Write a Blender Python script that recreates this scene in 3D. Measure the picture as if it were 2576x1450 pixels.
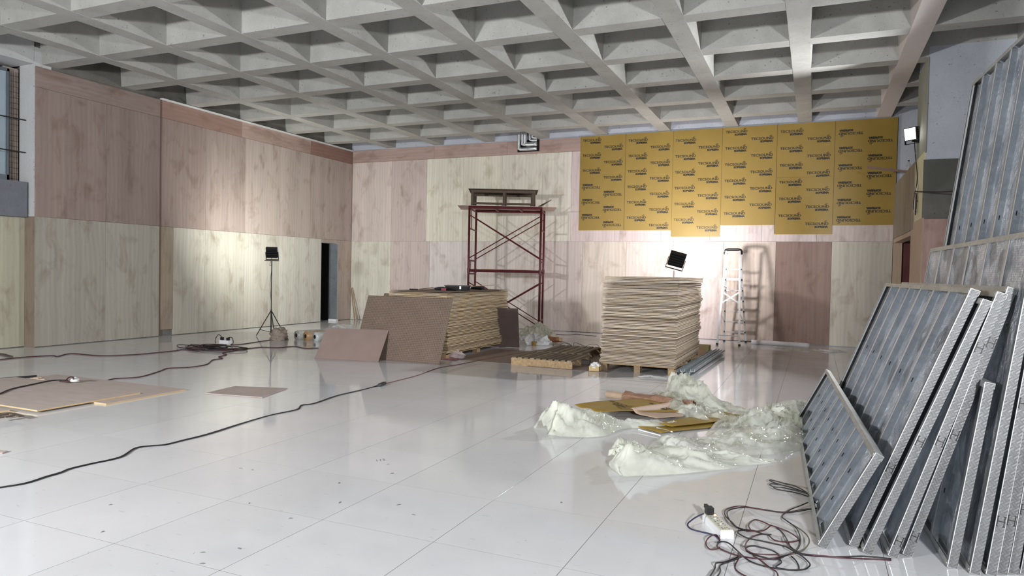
import bpy, math, random
from mathutils import Vector, Matrix, noise
random.seed(11)
D = bpy.data; C = bpy.context.scene.collection; S = bpy.context.scene
for o in list(D.objects): D.objects.remove(o)
PI = math.pi; V = Vector

# ---------------------------------------------------------------- camera
FPX, YAW, PITCH, ROLL, CH = 1745.5, -0.41071, -0.0237, 0.02017, 1.5946
fw = V((math.sin(YAW)*math.cos(PITCH), math.cos(YAW)*math.cos(PITCH), math.sin(PITCH)))
r0 = V((math.cos(YAW), -math.sin(YAW), 0)); u0 = r0.cross(fw)
RT = math.cos(ROLL)*r0 + math.sin(ROLL)*u0; UP = -math.sin(ROLL)*r0 + math.cos(ROLL)*u0
cam = D.cameras.new('camera'); co = D.objects.new('camera', cam); C.objects.link(co); S.camera = co
cam.sensor_width = 36; cam.lens = FPX/2576*36; cam.clip_end = 200
co.matrix_world = Matrix(((RT.x, UP.x, -fw.x, 0), (RT.y, UP.y, -fw.y, 0), (RT.z, UP.z, -fw.z, CH), (0, 0, 0, 1)))
CAM = V((0, 0, CH))
# ---------------------------------------------------------------- world, lights, exposure
w = D.worlds.new('world'); S.world = w; w.use_nodes = True
w.node_tree.nodes['Background'].inputs[0].default_value = (.75, .82, .9, 1)
w.node_tree.nodes['Background'].inputs[1].default_value = .25
def area(name, loc, to, power, size, col=(1, 1, 1), spread=160):
    l = D.lights.new(name, 'AREA'); l.energy = power; l.size = size; l.color = col; l.spread = math.radians(spread)
    o = D.objects.new(name, l); C.objects.link(o); o.location = loc
    o.rotation_euler = (V(to)-V(loc)).to_track_quat('-Z', 'Y').to_euler(); return o
# two work lamps on stands far behind the camera, left and right
area('work_lamp_light', (-6.8, -3.0, 2.7), (-5.5, 14, -1.0), 850, .4, (.97, .985, 1))
area('work_lamp_light', (2.45, -2.2, 2.7), (-4, 14, .0), 560, .4, (.94, .97, 1))
S.view_settings.view_transform = 'Standard'; S.view_settings.look = 'None'
S.view_settings.exposure = -0.05; S.view_settings.gamma = 1; S.view_settings.use_curve_mapping = False

# ---------------------------------------------------------------- helpers
def ray(x, y): return RT*((x-1288)/FPX) + UP*((725-y)/FPX) + fw
def at(x, y, ax, v):
    d = ray(x, y); k = 'XYZ'.index(ax); return CAM + d*((v-CAM[k])/d[k])
def G(x, y, z=0.): return at(x, y, 'Z', z)
def proj(p):
    q = V(p)-CAM; z = q.dot(fw); return 1288+FPX*q.dot(RT)/z, 725-FPX*q.dot(UP)/z, z
def srgb(r, g, b):
    f = lambda c: (c/12.92 if c <= .04045 else ((c+.055)/1.055)**2.4)
    return (f(r/255), f(g/255), f(b/255), 1)
class MB:
    def __init__(s): s.v = []; s.f = []
    def add(s, vs, fs):
        n = len(s.v); s.v += [V(p) for p in vs]; s.f += [tuple(i+n for i in f) for f in fs]; return s
    def hexa(s, p): return s.add(p, [(0, 3, 2, 1), (4, 5, 6, 7), (0, 1, 5, 4), (1, 2, 6, 5), (2, 3, 7, 6), (3, 0, 4, 7)])
    def bx(s, a, b):
        (x0, y0, z0), (x1, y1, z1) = a, b
        return s.hexa([(x0, y0, z0), (x1, y0, z0), (x1, y1, z0), (x0, y1, z0), (x0, y0, z1), (x1, y0, z1), (x1, y1, z1), (x0, y1, z1)])
    def box(s, c, sz, R=None):
        c = V(c); x, y, z = sz[0]/2, sz[1]/2, sz[2]/2
        p = [V(q) for q in ((-x, -y, -z), (x, -y, -z), (x, y, -z), (-x, y, -z), (-x, -y, z), (x, -y, z), (x, y, z), (-x, y, z))]
        return s.hexa([c+(R @ q if R else q) for q in p])
    def bar(s, p, q, a, b, upv=(0, 0, 1)):          # rectangular bar from p to q, a wide, b high
        p, q = V(p), V(q); d = (q-p).normalized(); u = V(upv)
        if abs(d.dot(u)) > .98: u = V((0, 1, 0))
        sx = d.cross(u).normalized(); sy = sx.cross(d); r = []
        for e in (p, q): r += [e-sx*a/2-sy*b/2, e+sx*a/2-sy*b/2, e+sx*a/2+sy*b/2, e-sx*a/2+sy*b/2]
        return s.hexa(r)
    def tube(s, pts, r, n=6, cap=True):
        pts = [V(p) for p in pts]; m = len(pts); vs = []; fs = []; up = V((0, 0, 1))
        for i, p in enumerate(pts):
            d = (pts[min(i+1, m-1)]-pts[max(i-1, 0)])
            d = d.normalized() if d.length > 1e-9 else V((1, 0, 0))
            uu = up if abs(d.dot(up)) < .95 else V((1, 0, 0))
            a = d.cross(uu).normalized(); b = a.cross(d); rr = r[i] if isinstance(r, (list, tuple)) else r
            for k in range(n):
                t = 2*PI*k/n; vs.append(p+a*math.cos(t)*rr+b*math.sin(t)*rr)
        for i in range(m-1):
            for k in range(n):
                k2 = (k+1) % n; fs.append((i*n+k, i*n+k2, (i+1)*n+k2, (i+1)*n+k))
        if cap: fs.append(tuple(range(n))[::-1]); fs.append(tuple((m-1)*n+k for k in range(n)))
        return s.add(vs, fs)
    def cyl(s, p, q, r, n=10): return s.tube([p, q], r, n)
    def grid(s, P, nu, nv):
        return s.add(P, [(i*nv+j, i*nv+j+1, (i+1)*nv+j+1, (i+1)*nv+j) for i in range(nu-1) for j in range(nv-1)])
    def ball(s, c, rx, ry, rz, nu=10, nv=8, jit=0, seed=0):
        c = V(c); vs = []; fs = []
        for i in range(nv+1):
            th = PI*i/nv
            for k in range(nu):
                ph = 2*PI*k/nu; d = V((math.sin(th)*math.cos(ph), math.sin(th)*math.sin(ph), math.cos(th)))
                j = 1+jit*noise.noise(d*2.2+V((seed*3.7, seed, 0))); vs.append(c+V((d.x*rx*j, d.y*ry*j, d.z*rz*j)))
        for i in range(nv):
            for k in range(nu): fs.append((i*nu+k, (i+1)*nu+k, (i+1)*nu+(k+1) % nu, i*nu+(k+1) % nu))
        return s.add(vs, fs)
    def build(s, name, mat, parent=None, local=False, smooth=False, origin=None, col=None):
        if local: o0 = V((0, 0, 0))
        elif origin is not None: o0 = V(origin)
        else:
            xs = [p.x for p in s.v]; ys = [p.y for p in s.v]; zs = [p.z for p in s.v]
            o0 = V(((min(xs)+max(xs))/2, (min(ys)+max(ys))/2, min(zs)))
        me = D.meshes.new(name); me.from_pydata([tuple(p-o0) for p in s.v], [], s.f); me.update()
        if smooth:
            for p in me.polygons: p.use_smooth = True
        return link(name, me, mat, o0, parent, col)
def link(name, me, mat, loc=(0, 0, 0), parent=None, col=None, rot=None):
    o = D.objects.new(name, me); C.objects.link(o)
    if mat and not me.materials: me.materials.append(mat)
    o.location = loc
    if rot: o.rotation_euler = rot
    if parent:
        o.parent = parent
        if me is not None and not parent.get('_loc'):
            o.location = V(loc)-V(wl(parent)) if V(loc).length > 0 else loc
    if col: o.color = col
    return o
def wl(o):
    p = V(o.location)
    while o.parent: o = o.parent; p = p+V(o.location)
    return p
def tag(o, label, cat, group=None):
    o['label'] = label; o['category'] = cat
    if group: o['group'] = group
    return o
def struct(o): o['kind'] = 'structure'; return o
def stuff(o): o['kind'] = 'stuff'; return o
def thing(name, label, cat, loc=(0, 0, 0), rot=None, group=None, mw=None):
    o = D.objects.new(name, None); C.objects.link(o); o.empty_display_size = .1
    o.location = loc
    if rot: o.rotation_euler = rot
    if mw is not None: o.matrix_world = mw
    return tag(o, label, cat, group)
def copy_thing(root, loc, label=None, rotz=None):
    r = root.copy(); C.objects.link(r); r.location = loc
    if rotz is not None: r.rotation_euler = (0, 0, rotz)
    if label: r['label'] = label
    for ch in list(root.children):
        c = ch.copy(); C.objects.link(c); c.parent = r
        for g in ch.children:
            d = g.copy(); C.objects.link(d); d.parent = c
    return r
def spline(P, n=8):
    P = [V(p) for p in P]; Q = [P[0]*2-P[1]]+P+[P[-1]*2-P[-2]]; out = []
    for i in range(1, len(Q)-2):
        a, b, c, d = Q[i-1:i+3]
        for k in range(n):
            t = k/n; out.append(.5*((2*b)+(c-a)*t+(2*a-5*b+4*c-d)*t*t+(3*b-a-3*c+d)*t**3))
    return out+[P[-1]]

# ---------------------------------------------------------------- materials
class N:
    def __init__(s, name):
        s.m = D.materials.new(name); s.m.use_nodes = True; s.t = s.m.node_tree; s.b = s.t.nodes['Principled BSDF']; s.out = s.t.nodes['Material Output']
    def n(s, typ, **k):
        o = s.t.nodes.new('ShaderNode'+typ)
        for a, v in k.items():
            if a.startswith('i_'): o.inputs[int(a[2:])].default_value = v
            else: setattr(o, a, v)
        return o
    def l(s, a, b): s.t.links.new(a, b)
    def coord(s, scale, rnd=True, src='Object'):
        tc = s.n('TexCoord'); mp = s.n('Mapping'); mp.inputs['Scale'].default_value = scale
        v = tc.outputs[src]
        if rnd:
            oi = s.n('ObjectInfo'); mu = s.n('Math', operation='MULTIPLY', i_1=53.); s.l(oi.outputs['Random'], mu.inputs[0])
            s.l(mu.outputs[0], mp.inputs['Location'])
        s.l(v, mp.inputs['Vector']); return mp.outputs[0]
    def noise(s, vec, scale, detail=5, rough=.55, dist=0):
        q = s.n('TexNoise'); q.inputs['Scale'].default_value = scale; q.inputs['Detail'].default_value = detail
        q.inputs['Roughness'].default_value = rough; q.inputs['Distortion'].default_value = dist; s.l(vec, q.inputs['Vector']); return q.outputs['Fac']
    def rng(s, fac, a, b, c, d):
        q = s.n('MapRange'); q.inputs[1].default_value = a; q.inputs[2].default_value = b; q.inputs[3].default_value = c; q.inputs[4].default_value = d
        s.l(fac, q.inputs[0]); return q.outputs[0]
    def mixc(s, fac, a, b, mode='MIX'):
        q = s.n('Mix', data_type='RGBA', blend_type=mode)
        for i, x in ((0, fac), (6, a), (7, b)):
            if hasattr(x, 'links'): s.l(x, q.inputs[i])
            else: q.inputs[i].default_value = x
        return q.outputs[2]
    def scale_col(s, c, fac):
        q = s.n('VectorMath', operation='SCALE')
        if hasattr(c, 'links'): s.l(c, q.inputs[0])
        else: q.inputs[0].default_value = c[:3]
        s.l(fac, q.inputs['Scale']); return q.outputs[0]
    def bump(s, h, strength, dist=.01):
        q = s.n('Bump'); q.inputs['Strength'].default_value = strength; q.inputs['Distance'].default_value = dist
        s.l(h, q.inputs['Height']); s.l(q.outputs[0], s.b.inputs['Normal'])
    def fin(s, rough=.5, metal=0, spec=.5):
        if not hasattr(rough, 'links'): s.b.inputs['Roughness'].default_value = rough
        else: s.l(rough, s.b.inputs['Roughness'])
        s.b.inputs['Metallic'].default_value = metal; s.b.inputs['Specular IOR Level'].default_value = spec; return s.m
def plain(name, col, rough=.5, metal=0, var=.12, scale=6, stretch=(1, 1, 1), bump=0, spec=.5, objcol=False):
    k = N(name); vec = k.coord(stretch); f = k.noise(vec, scale)
    base = k.n('ObjectInfo').outputs['Color'] if objcol else col
    k.l(k.scale_col(base, k.rng(f, .25, .75, 1-var, 1+var)), k.b.inputs['Base Color'])
    if bump: k.bump(k.noise(vec, scale*6, 4), bump)
    return k.fin(rough, metal, spec)
def emis(name, col, st):
    k = N(name); k.b.inputs['Base Color'].default_value = col; k.b.inputs['Emission Color'].default_value = col
    k.b.inputs['Emission Strength'].default_value = st; return k.m
def m_ply(name, horizontal=False, spec=.25):
    k = N(name); tc = k.n('TexCoord'); sp = k.n('SeparateXYZ'); k.l(tc.outputs['Object'], sp.inputs[0])
    ad = k.n('Math', operation='ADD'); k.l(sp.outputs[0], ad.inputs[0]); k.l(sp.outputs[1], ad.inputs[1])
    oi = k.n('ObjectInfo'); mu = k.n('Math', operation='MULTIPLY', i_1=71.); k.l(oi.outputs['Random'], mu.inputs[0])
    cb = k.n('CombineXYZ')
    k.l(ad.outputs[0], cb.inputs[2 if horizontal else 0]); k.l(mu.outputs[0], cb.inputs[1]); k.l(sp.outputs[2], cb.inputs[0 if horizontal else 2])
    def mp(sc):
        q = k.n('Mapping'); q.inputs['Scale'].default_value = sc; k.l(cb.outputs[0], q.inputs['Vector']); return q.outputs[0]
    streak = k.noise(mp((26, 1, .7)), 1.6, 6, .6, .3); band = k.noise(mp((3.2, 1, .05)), 1.3, 2)
    wv = k.n('TexWave', wave_type='BANDS', bands_direction='X'); wv.inputs['Scale'].default_value = 2.2; wv.inputs['Distortion'].default_value = 9
    wv.inputs['Detail'].default_value = 3; wv.inputs['Detail Scale'].default_value = .7; k.l(mp((1.5, 1, .45)), wv.inputs['Vector'])
    blot = k.noise(mp((2.2, 1, 1.1)), 1.5, 5, .6, .6)
    f = k.rng(streak, .3, .7, .945, 1.05); f2 = k.rng(band, .35, .65, .93, 1.06); f3 = k.rng(wv.outputs['Fac'], 0, 1, .955, 1.03)
    m1 = k.n('Math', operation='MULTIPLY'); k.l(f, m1.inputs[0]); k.l(f2, m1.inputs[1])
    m2 = k.n('Math', operation='MULTIPLY'); k.l(m1.outputs[0], m2.inputs[0]); k.l(f3, m2.inputs[1])
    c1 = k.scale_col(oi.outputs['Color'], m2.outputs[0])
    c2 = k.mixc(k.rng(blot, .52, .78, 0, .5), c1, k.mixc(1., c1, srgb(150, 116, 84), 'MULTIPLY'))
    fl = k.noise(mp((70, 1, 60)), 1., 1); c3 = k.mixc(k.rng(fl, .74, .78, 0, .55), c2, srgb(70, 45, 35))
    k.l(c3, k.b.inputs['Base Color']); return k.fin(.62, 0, spec)
def m_concrete(name, col, var=.16, spec=.3, tint=None):
    k = N(name); vec = k.coord((1, 1, 1)); a = k.noise(vec, 2.2, 6, .62); b = k.noise(vec, 38, 3); pore = k.noise(vec, 26, 2, .4)
    m1 = k.n('Math', operation='MULTIPLY'); k.l(k.rng(a, .3, .7, 1-var, 1+var), m1.inputs[0]); k.l(k.rng(b, .3, .7, .95, 1.05), m1.inputs[1])
    c = k.scale_col(col, m1.outputs[0])
    if tint: c = k.mixc(k.rng(k.noise(vec, .9, 4), .48, .66, 0, .75), c, tint)
    c = k.mixc(k.rng(pore, .70, .74, 0, .55), c, (.05, .05, .045, 1))
    k.l(c, k.b.inputs['Base Color']); k.bump(b, .25, .004); return k.fin(.75, 0, spec)
def m_tile():
    k = N('polished_tile'); tc = k.n('TexCoord'); v = tc.outputs['Object']
    g = k.n('NewGeometry').outputs['Position']
    cl = k.noise(g, 1.1, 6, .6); mp = k.n('Mapping'); mp.inputs['Scale'].default_value = (3, 12, 1); mp.inputs['Rotation'].default_value = (0, 0, .35); k.l(g, mp.inputs['Vector'])
    sc = k.noise(mp.outputs[0], 3.1, 3, .5); spk = k.noise(g, 22, 2, .5)
    oi = k.n('ObjectInfo').outputs['Random']
    m1 = k.n('Math', operation='MULTIPLY'); k.l(k.rng(cl, .3, .7, .95, 1.04), m1.inputs[0]); k.l(k.rng(oi, 0, 1, .975, 1.02), m1.inputs[1])
    c = k.scale_col(srgb(216, 216, 218), m1.outputs[0])
    c = k.mixc(k.rng(sc, .68, .74, 0, .30), c, srgb(120, 118, 116)); c = k.mixc(k.rng(spk, .77, .79, 0, .6), c, srgb(95, 92, 90))
    k.l(c, k.b.inputs['Base Color']); dust = k.noise(g, .45, 5, .6)
    r = k.n('Math', operation='ADD'); k.l(k.rng(dust, .42, .66, .05, .15), r.inputs[0]); r.inputs[1].default_value = 0
    wv = k.noise(mp.outputs[0], .8, 2); k.bump(wv, .03, .004)
    return k.fin(r.outputs[0], 0, .55)
def m_steel(name, col=(.46, .49, .53, 1), emboss=0, rough=.38, metal=.7):
    k = N(name); vec = k.coord((1, 1, 1), False); vo = k.n('TexVoronoi'); vo.inputs['Scale'].default_value = 45; k.l(vec, vo.inputs['Vector'])
    sp = k.n('SeparateColor'); k.l(vo.outputs['Color'], sp.inputs[0])
    big = k.noise(vec, 3, 4)
    m1 = k.n('Math', operation='MULTIPLY'); k.l(k.rng(sp.outputs[0], 0, 1, .9, 1.08), m1.inputs[0]); k.l(k.rng(big, .3, .7, .85, 1.1), m1.inputs[1])
    k.l(k.scale_col(col, m1.outputs[0]), k.b.inputs['Base Color'])
    if emboss:
        ch = k.n('TexChecker'); ch.inputs['Scale'].default_value = 1/.03
        mpr = k.n('Mapping'); mpr.inputs['Rotation'].default_value = (0, PI/4, 0); k.l(vec, mpr.inputs['Vector']); k.l(mpr.outputs[0], ch.inputs['Vector'])
        ws = []
        for dr in ('X', 'Z'):
            wv = k.n('TexWave', wave_type='BANDS', bands_direction=dr); wv.inputs['Scale'].default_value = 1/.0075/PI*.5; k.l(mpr.outputs[0], wv.inputs['Vector']); ws.append(wv.outputs['Fac'])
        mx = k.n('Mix', data_type='FLOAT'); k.l(ch.outputs['Fac'], mx.inputs[0]); k.l(ws[0], mx.inputs[2]); k.l(ws[1], mx.inputs[3])
        k.bump(mx.outputs[0], .5, .002)
    return k.fin(rough, metal, .5)
def m_foil():
    k = N('insulation_foil'); vec = k.coord((1, 1, 1)); a = k.noise(vec, 34, 5, .65, .5); b = k.noise(vec, 7, 3, .5)
    br = k.n('TexBrick'); br.offset = 0; br.inputs['Scale'].default_value = 45; br.inputs['Mortar Size'].default_value = .035; br.inputs['Brick Width'].default_value = .6; br.inputs['Row Height'].default_value = .6
    br.inputs['Color1'].default_value = br.inputs['Color2'].default_value = (1, 1, 1, 1); br.inputs['Mortar'].default_value = (.55, .55, .55, 1)
    mp = k.n('Mapping'); mp.inputs['Rotation'].default_value = (PI/2, 0, 0); k.l(vec, mp.inputs[0]); k.l(mp.outputs[0], br.inputs['Vector'])
    c = k.mixc(k.rng(b, .35, .65, 0, 1), (.42, .47, .54, 1), (.92, .95, 1, 1)); k.l(k.mixc(1., c, br.outputs['Color'], 'MULTIPLY'), k.b.inputs['Base Color'])
    s = k.n('Math', operation='ADD'); k.l(a, s.inputs[0]); k.l(b, s.inputs[1]); k.bump(s.outputs[0], 1., .03); return k.fin(.18, .6, .9)
def m_film(name, col, clear=.3):
    k = N(name); vec = k.coord((1, 1, 1)); a = k.noise(vec, 9, 4)
    k.l(k.scale_col(col, k.rng(a, .3, .7, .92, 1.06)), k.b.inputs['Base Color'])
    k.b.inputs['Roughness'].default_value = .1; k.b.inputs['Specular IOR Level'].default_value = .9
    k.bump(k.noise(vec, 7, 3, .5, .6), .35, .012)
    tl = k.n('BsdfTranslucent'); tl.inputs[0].default_value = col; m1 = k.n('MixShader'); m1.inputs[0].default_value = .4
    k.l(k.b.outputs[0], m1.inputs[1]); k.l(tl.outputs[0], m1.inputs[2])
    tr = k.n('BsdfTransparent'); tr.inputs[0].default_value = (.97, .97, .93, 1); m2 = k.n('MixShader'); k.l(k.rng(k.noise(vec, 4.5, 3, .5), .38, .66, clear*.25, min(.9, clear*2.1)), m2.inputs[0])
    k.l(m1.outputs[0], m2.inputs[1]); k.l(tr.outputs[0], m2.inputs[2]); k.l(m2.outputs[0], k.out.inputs[0]); return k.m
def m_peg():
    k = N('perforated_board'); tc = k.n('TexCoord'); sp = k.n('SeparateXYZ'); k.l(tc.outputs['Object'], sp.inputs[0]); d = []
    P = .032
    for i in (0, 1):
        q = k.n('Math', operation='DIVIDE', i_1=P); k.l(sp.outputs[i], q.inputs[0]); fr = k.n('Math', operation='FRACT'); k.l(q.outputs[0], fr.inputs[0])
        sb = k.n('Math', operation='SUBTRACT', i_1=.5); k.l(fr.outputs[0], sb.inputs[0]); pw = k.n('Math', operation='POWER', i_1=2.); ab = k.n('Math', operation='ABSOLUTE'); k.l(sb.outputs[0], ab.inputs[0]); k.l(ab.outputs[0], pw.inputs[0]); d.append(pw.outputs[0])
    ad = k.n('Math', operation='ADD'); k.l(d[0], ad.inputs[0]); k.l(d[1], ad.inputs[1]); lt = k.n('Math', operation='LESS_THAN', i_1=.036); k.l(ad.outputs[0], lt.inputs[0])
    f = k.noise(tc.outputs['Object'], 3, 5)
    k.l(k.mixc(lt.outputs[0], k.scale_col(srgb(124, 106, 94), k.rng(f, .3, .7, .93, 1.07)), srgb(52, 42, 36)), k.b.inputs['Base Color']); return k.fin(.6, 0, .3)
PLY = m_ply('plywood_vertical'); PLYH = m_ply('plywood_horizontal', True)
CONC = m_concrete('waffle_concrete', srgb(172, 171, 166), .12); CONCW = m_concrete('painted_concrete', srgb(186, 190, 200), .07)
CONCD = m_concrete('dark_concrete', srgb(112, 110, 104), .2, tint=srgb(84, 84, 80)); CONCG = m_concrete('pilaster_plaster', srgb(196, 196, 196), .05)
TILE = m_tile(); GROUT = plain('grout', srgb(74, 71, 70), .9)
STEEL = m_steel('galvanised_steel', (.40, .43, .47, 1)); LIP = plain('bright_lip', srgb(205, 208, 210), .35, .3, .05); EMB = m_steel('embossed_steel', (.155, .155, .157, 1), 1, .5, .3); TRACK = m_steel('track_steel', (.5, .5, .48, 1), 0, .5); FOIL = m_foil()
EDGE = plain('board_edge', srgb(196, 172, 140), .75, 0, .3, 5, (2, 2, 30), objcol=True); PEG = m_peg()
HARD = plain('hardboard', srgb(150, 130, 122), .55, 0, .1, 3, objcol=False); PALLET = plain('pallet_wood', srgb(150, 126, 98), .8, 0, .3, 5, (6, 1, 6), .15, objcol=True)
RED = plain('red_oxide_tube', srgb(92, 34, 40), .45, .2, .25, 9); ALU = plain('aluminium', (.78, .79, .8, 1), .3, .85, .06, 5); BLACK = plain('black_plastic', srgb(26, 26, 28), .45)
WHITE = plain('white_plastic', srgb(226, 226, 228), .35, 0, .05); FILM = m_film('polythene_film', (.96, .975, .88, 1), .24); FILMC = m_film('clear_polythene', (.94, .95, .88, 1), .50); FILMW = m_film('white_film', (.9, .91, .93, 1), .12)
YEL = plain('yellow_membrane', srgb(150, 123, 54), .38, 0, .06, 2.5, bump=.04, spec=.4); INK = plain('black_ink', srgb(28, 26, 22), .5); KRAFT = plain('kraft_paper', srgb(142, 108, 86), .7, 0, .2, 8, bump=.2)
CORD = plain('brown_cord', srgb(70, 34, 40), .5, 0, .4, 30); CORDK = plain('black_cord', srgb(30, 26, 28), .5); LAQ = plain('painted_white_steel', srgb(225, 226, 224), .4, 0, .05)
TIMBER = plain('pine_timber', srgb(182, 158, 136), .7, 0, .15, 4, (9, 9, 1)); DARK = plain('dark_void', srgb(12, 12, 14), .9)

# ================================================================= SETTING
XL, YB, H = -13.282, 17.851, 5.264
XR, YF = 6.0, -13.0
# floor: tiles with hairline joints over a grout bed
fl = struct(MB().bx((XL-1.2, YF, -.12), (XR, YB+.6, -.0004)).build('floor', GROUT))
TX, PX_, TY, PY_ = -5.2233, .8047, 1.8672, .8292
cells = []
for i in range(-12, 15):
    for j in range(-19, 21):
        x0, y0 = TX+PX_*i, TY+PY_*j; x1, y1 = x0+PX_, y0+PY_
        if x1 < XL-1 or x0 > XR or y1 < YF or y0 > YB+.3: continue
        q = [proj((x, y, 0)) for x, y in ((x0, y0), (x1, y0), (x1, y1), (x0, y1))]; ar = 0
        if all(p[2] > .3 for p in q):
            cx, cy = sum(p[0] for p in q)/4, sum(p[1] for p in q)/4
            if -100 < cx < 2676 and cy < 1520 and x0 < 1.6 and x1 > XL:
                ar = abs(sum(q[k][0]*q[(k+1) % 4][1]-q[(k+1) % 4][0]*q[k][1] for k in range(4)))/2
        cells.append((ar, x0, y0))
cells.sort(reverse=True)
tb = MB(); g_ = .0016; a_, b_ = PX_-2*g_, PY_-2*g_; e_ = .0001
tb.add([(0, 0, -.012), (a_, 0, -.012), (a_, b_, -.012), (0, b_, -.012), (0, 0, -e_), (a_, 0, -e_), (a_, b_, -e_), (0, b_, -e_), (e_, e_, 0), (a_-e_, e_, 0), (a_-e_, b_-e_, 0), (e_, b_-e_, 0)],
       [(0, 1, 5, 4), (1, 2, 6, 5), (2, 3, 7, 6), (3, 0, 4, 7), (4, 5, 9, 8), (5, 6, 10, 9), (6, 7, 11, 10), (7, 4, 8, 11), (8, 9, 10, 11)])
tme = D.meshes.new('tile'); tme.from_pydata([tuple(p) for p in tb.v], [], tb.f); tme.materials.append(TILE)
rest = MB()
for n, (ar, x, y) in enumerate(cells):
    if n < 300 and ar > 60: link('floor_tile', tme, TILE, (x+g_, y+g_, 0), fl)
    else: rest.add([p+V((x+g_, y+g_, 0)) for p in tb.v], tb.f)
stuff(rest.build('floor_tile_field', TILE, fl))

# ceiling: waffle slab with ribs both ways
ce = struct(MB().bx((XL-1.5, YF, H+.78), (XR, YB+.4, H+.95)).build('ceiling', m_concrete('coffer_soffit_shade', srgb(84, 78, 70), .1)))  # slab colour darkened to stand in for the deep shade inside the coffers
RX0, RPX, RY0, RPY, RW = -.3088, 1.6488, 18.3188, 1.6293, .15
for c in range(-4, 9):
    x = RX0-RPX*c
    m = MB(); y0, y1 = YF, YB+.3
    m.hexa([(x-RW, y0, H), (x+RW, y0, H), (x+RW, y1, H), (x-RW, y1, H), (x-RW-.05, y0, H+.78), (x+RW+.05, y0, H+.78), (x+RW+.05, y1, H+.78), (x-RW-.05, y1, H+.78)])
    o = m.build('ceiling_rib', plain('painted_soffit', srgb(214, 204, 200), .7, 0, .04) if c == -1 else CONC, ce)
    if c == -1: o['label'] = 'ceiling rib painted pinkish white along the right edge'
for r in range(1, 20):
    y = RY0-RPY*r
    if y < YF: break
    m = MB(); z = H+.004
    m.hexa([(XL-1.3, y-RW, z), (XR, y-RW, z), (XR, y+RW, z), (XL-1.3, y+RW, z), (XL-1.3, y-RW-.05, H+.78), (XR, y-RW-.05, H+.78), (XR, y+RW+.05, H+.78), (XL-1.3, y+RW+.05, H+.78)])
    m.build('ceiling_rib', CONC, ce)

# walls
YJ = 8.27
bw = struct(MB().bx((XL-.3, YB+.02, 0), (XR, YB+.25, H+.8)).build('wall_back', CONCW))
lw = MB(); lw.bx((XL-.3, YJ+.02, 0), (XL-.02, 16.42, H+.8)); lw.bx((XL-.3, 17.18, 0), (XL-.02, YB+.02, H+.8)); lw.bx((XL-.3, 16.42, 2.36), (XL-.02, 17.18, H+.8))
lw = struct(lw.build('wall_left', CONCD))
struct(MB().bx((XR, YF, 0), (XR+.2, YB+.4, H+.8)).build('wall_right', CONCW)); struct(MB().bx((XL-1.5, YF-.2, 0), (XR, YF, H+.8)).build('wall_front', CONCD))
struct(MB().bx((XL-1.5, YF, 0), (XL-1.3, YJ+2, H+.8)).build('wall_left_outer', CONCG))
PINK = [(198, 166, 152), (190, 156, 142), (205, 176, 164), (184, 150, 136)]; CREAM = [(206, 200, 172), (198, 190, 160), (212, 206, 184)]; PALE = [(216, 204, 192), (210, 194, 180)]
def cc(t, j=5, d=.55):
    k = random.uniform(-j, j); g = sum(t)/3; return srgb(*(g+(c-g)*d+k for c in t))
pc = {}
def panel_b(x0, x1, z0, z1, col, mat=PLY, parent=bw, y=YB, th=.014):
    key = ('b', round(x1-x0, 3), round(z1-z0, 3), mat.name, th)
    if key not in pc:
        m = MB(); w_ = (x1-x0)/2-.0025; m.bx((-w_, -th, .0025), (w_, .018, z1-z0-.0025)); me = D.meshes.new('plywood_panel'); me.from_pydata([tuple(p) for p in m.v], [], m.f); me.materials.append(mat); pc[key] = me
    return link('plywood_panel', pc[key], mat, ((x0+x1)/2, y, z0), parent, col)
def panel_l(y0, y1, z0, z1, col, mat=PLY, parent=lw, x=XL, th=.014):
    key = ('l', round(y1-y0, 3), round(z1-z0, 3), mat.name, th)
    if key not in pc:
        m = MB(); w_ = (y1-y0)/2-.0025; m.bx((-.018, -w_, .0025), (th, w_, z1-z0-.0025)); me = D.meshes.new('plywood_panel'); me.from_pydata([tuple(p) for p in m.v], [], m.f); me.materials.append(mat); pc[key] = me
    return link('plywood_panel', pc[key], mat, (x, (y0+y1)/2, z0), parent, col)
# back wall, lower row (left to right)
xs = [XL+.03, -11.80, -10.45, -9.23, -8.01, -6.79, -5.72, -4.53, -3.31, -2.09, -.87, .35, 1.60]
lc = [(210, 202, 180), (202, 174, 164), (214, 196, 190), (208, 192, 178), (206, 190, 176), (200, 176, 166), (212, 190, 168), (208, 182, 168), (206, 178, 170), (206, 176, 156), (160, 118, 102), (190, 178, 156)]
for k in range(12): panel_b(xs[k], xs[k+1], .01, 2.44, cc(tuple(c+(10 if k != 10 else 4) for c in lc[k]), 2))
ux = [XL+.03, -11.80, -10.58, -9.36, -8.14, -6.92, -6.08, -4.86, -3.64, -2.42, -1.2, .02, 1.60]
uc = [(206, 180, 168), (196, 166, 156), (214, 204, 176), (214, 204, 174), (208, 196, 172), (210, 198, 174), (202, 172, 166), (200, 170, 166), (200, 172, 168), (202, 176, 172), (204, 178, 172), (196, 170, 160)]
for k in range(12): panel_b(ux[k], ux[k+1], 2.44, 4.86, cc(tuple(c+14 for c in uc[k]), 2))
tx = [XL+.03, -10.35, -8.0, -5.6, -3.2, -.8, 1.6]
for k in range(6): panel_b(tx[k], tx[k+1], 4.86, H-.03, cc((196, 152, 136), 5), PLYH)
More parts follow.
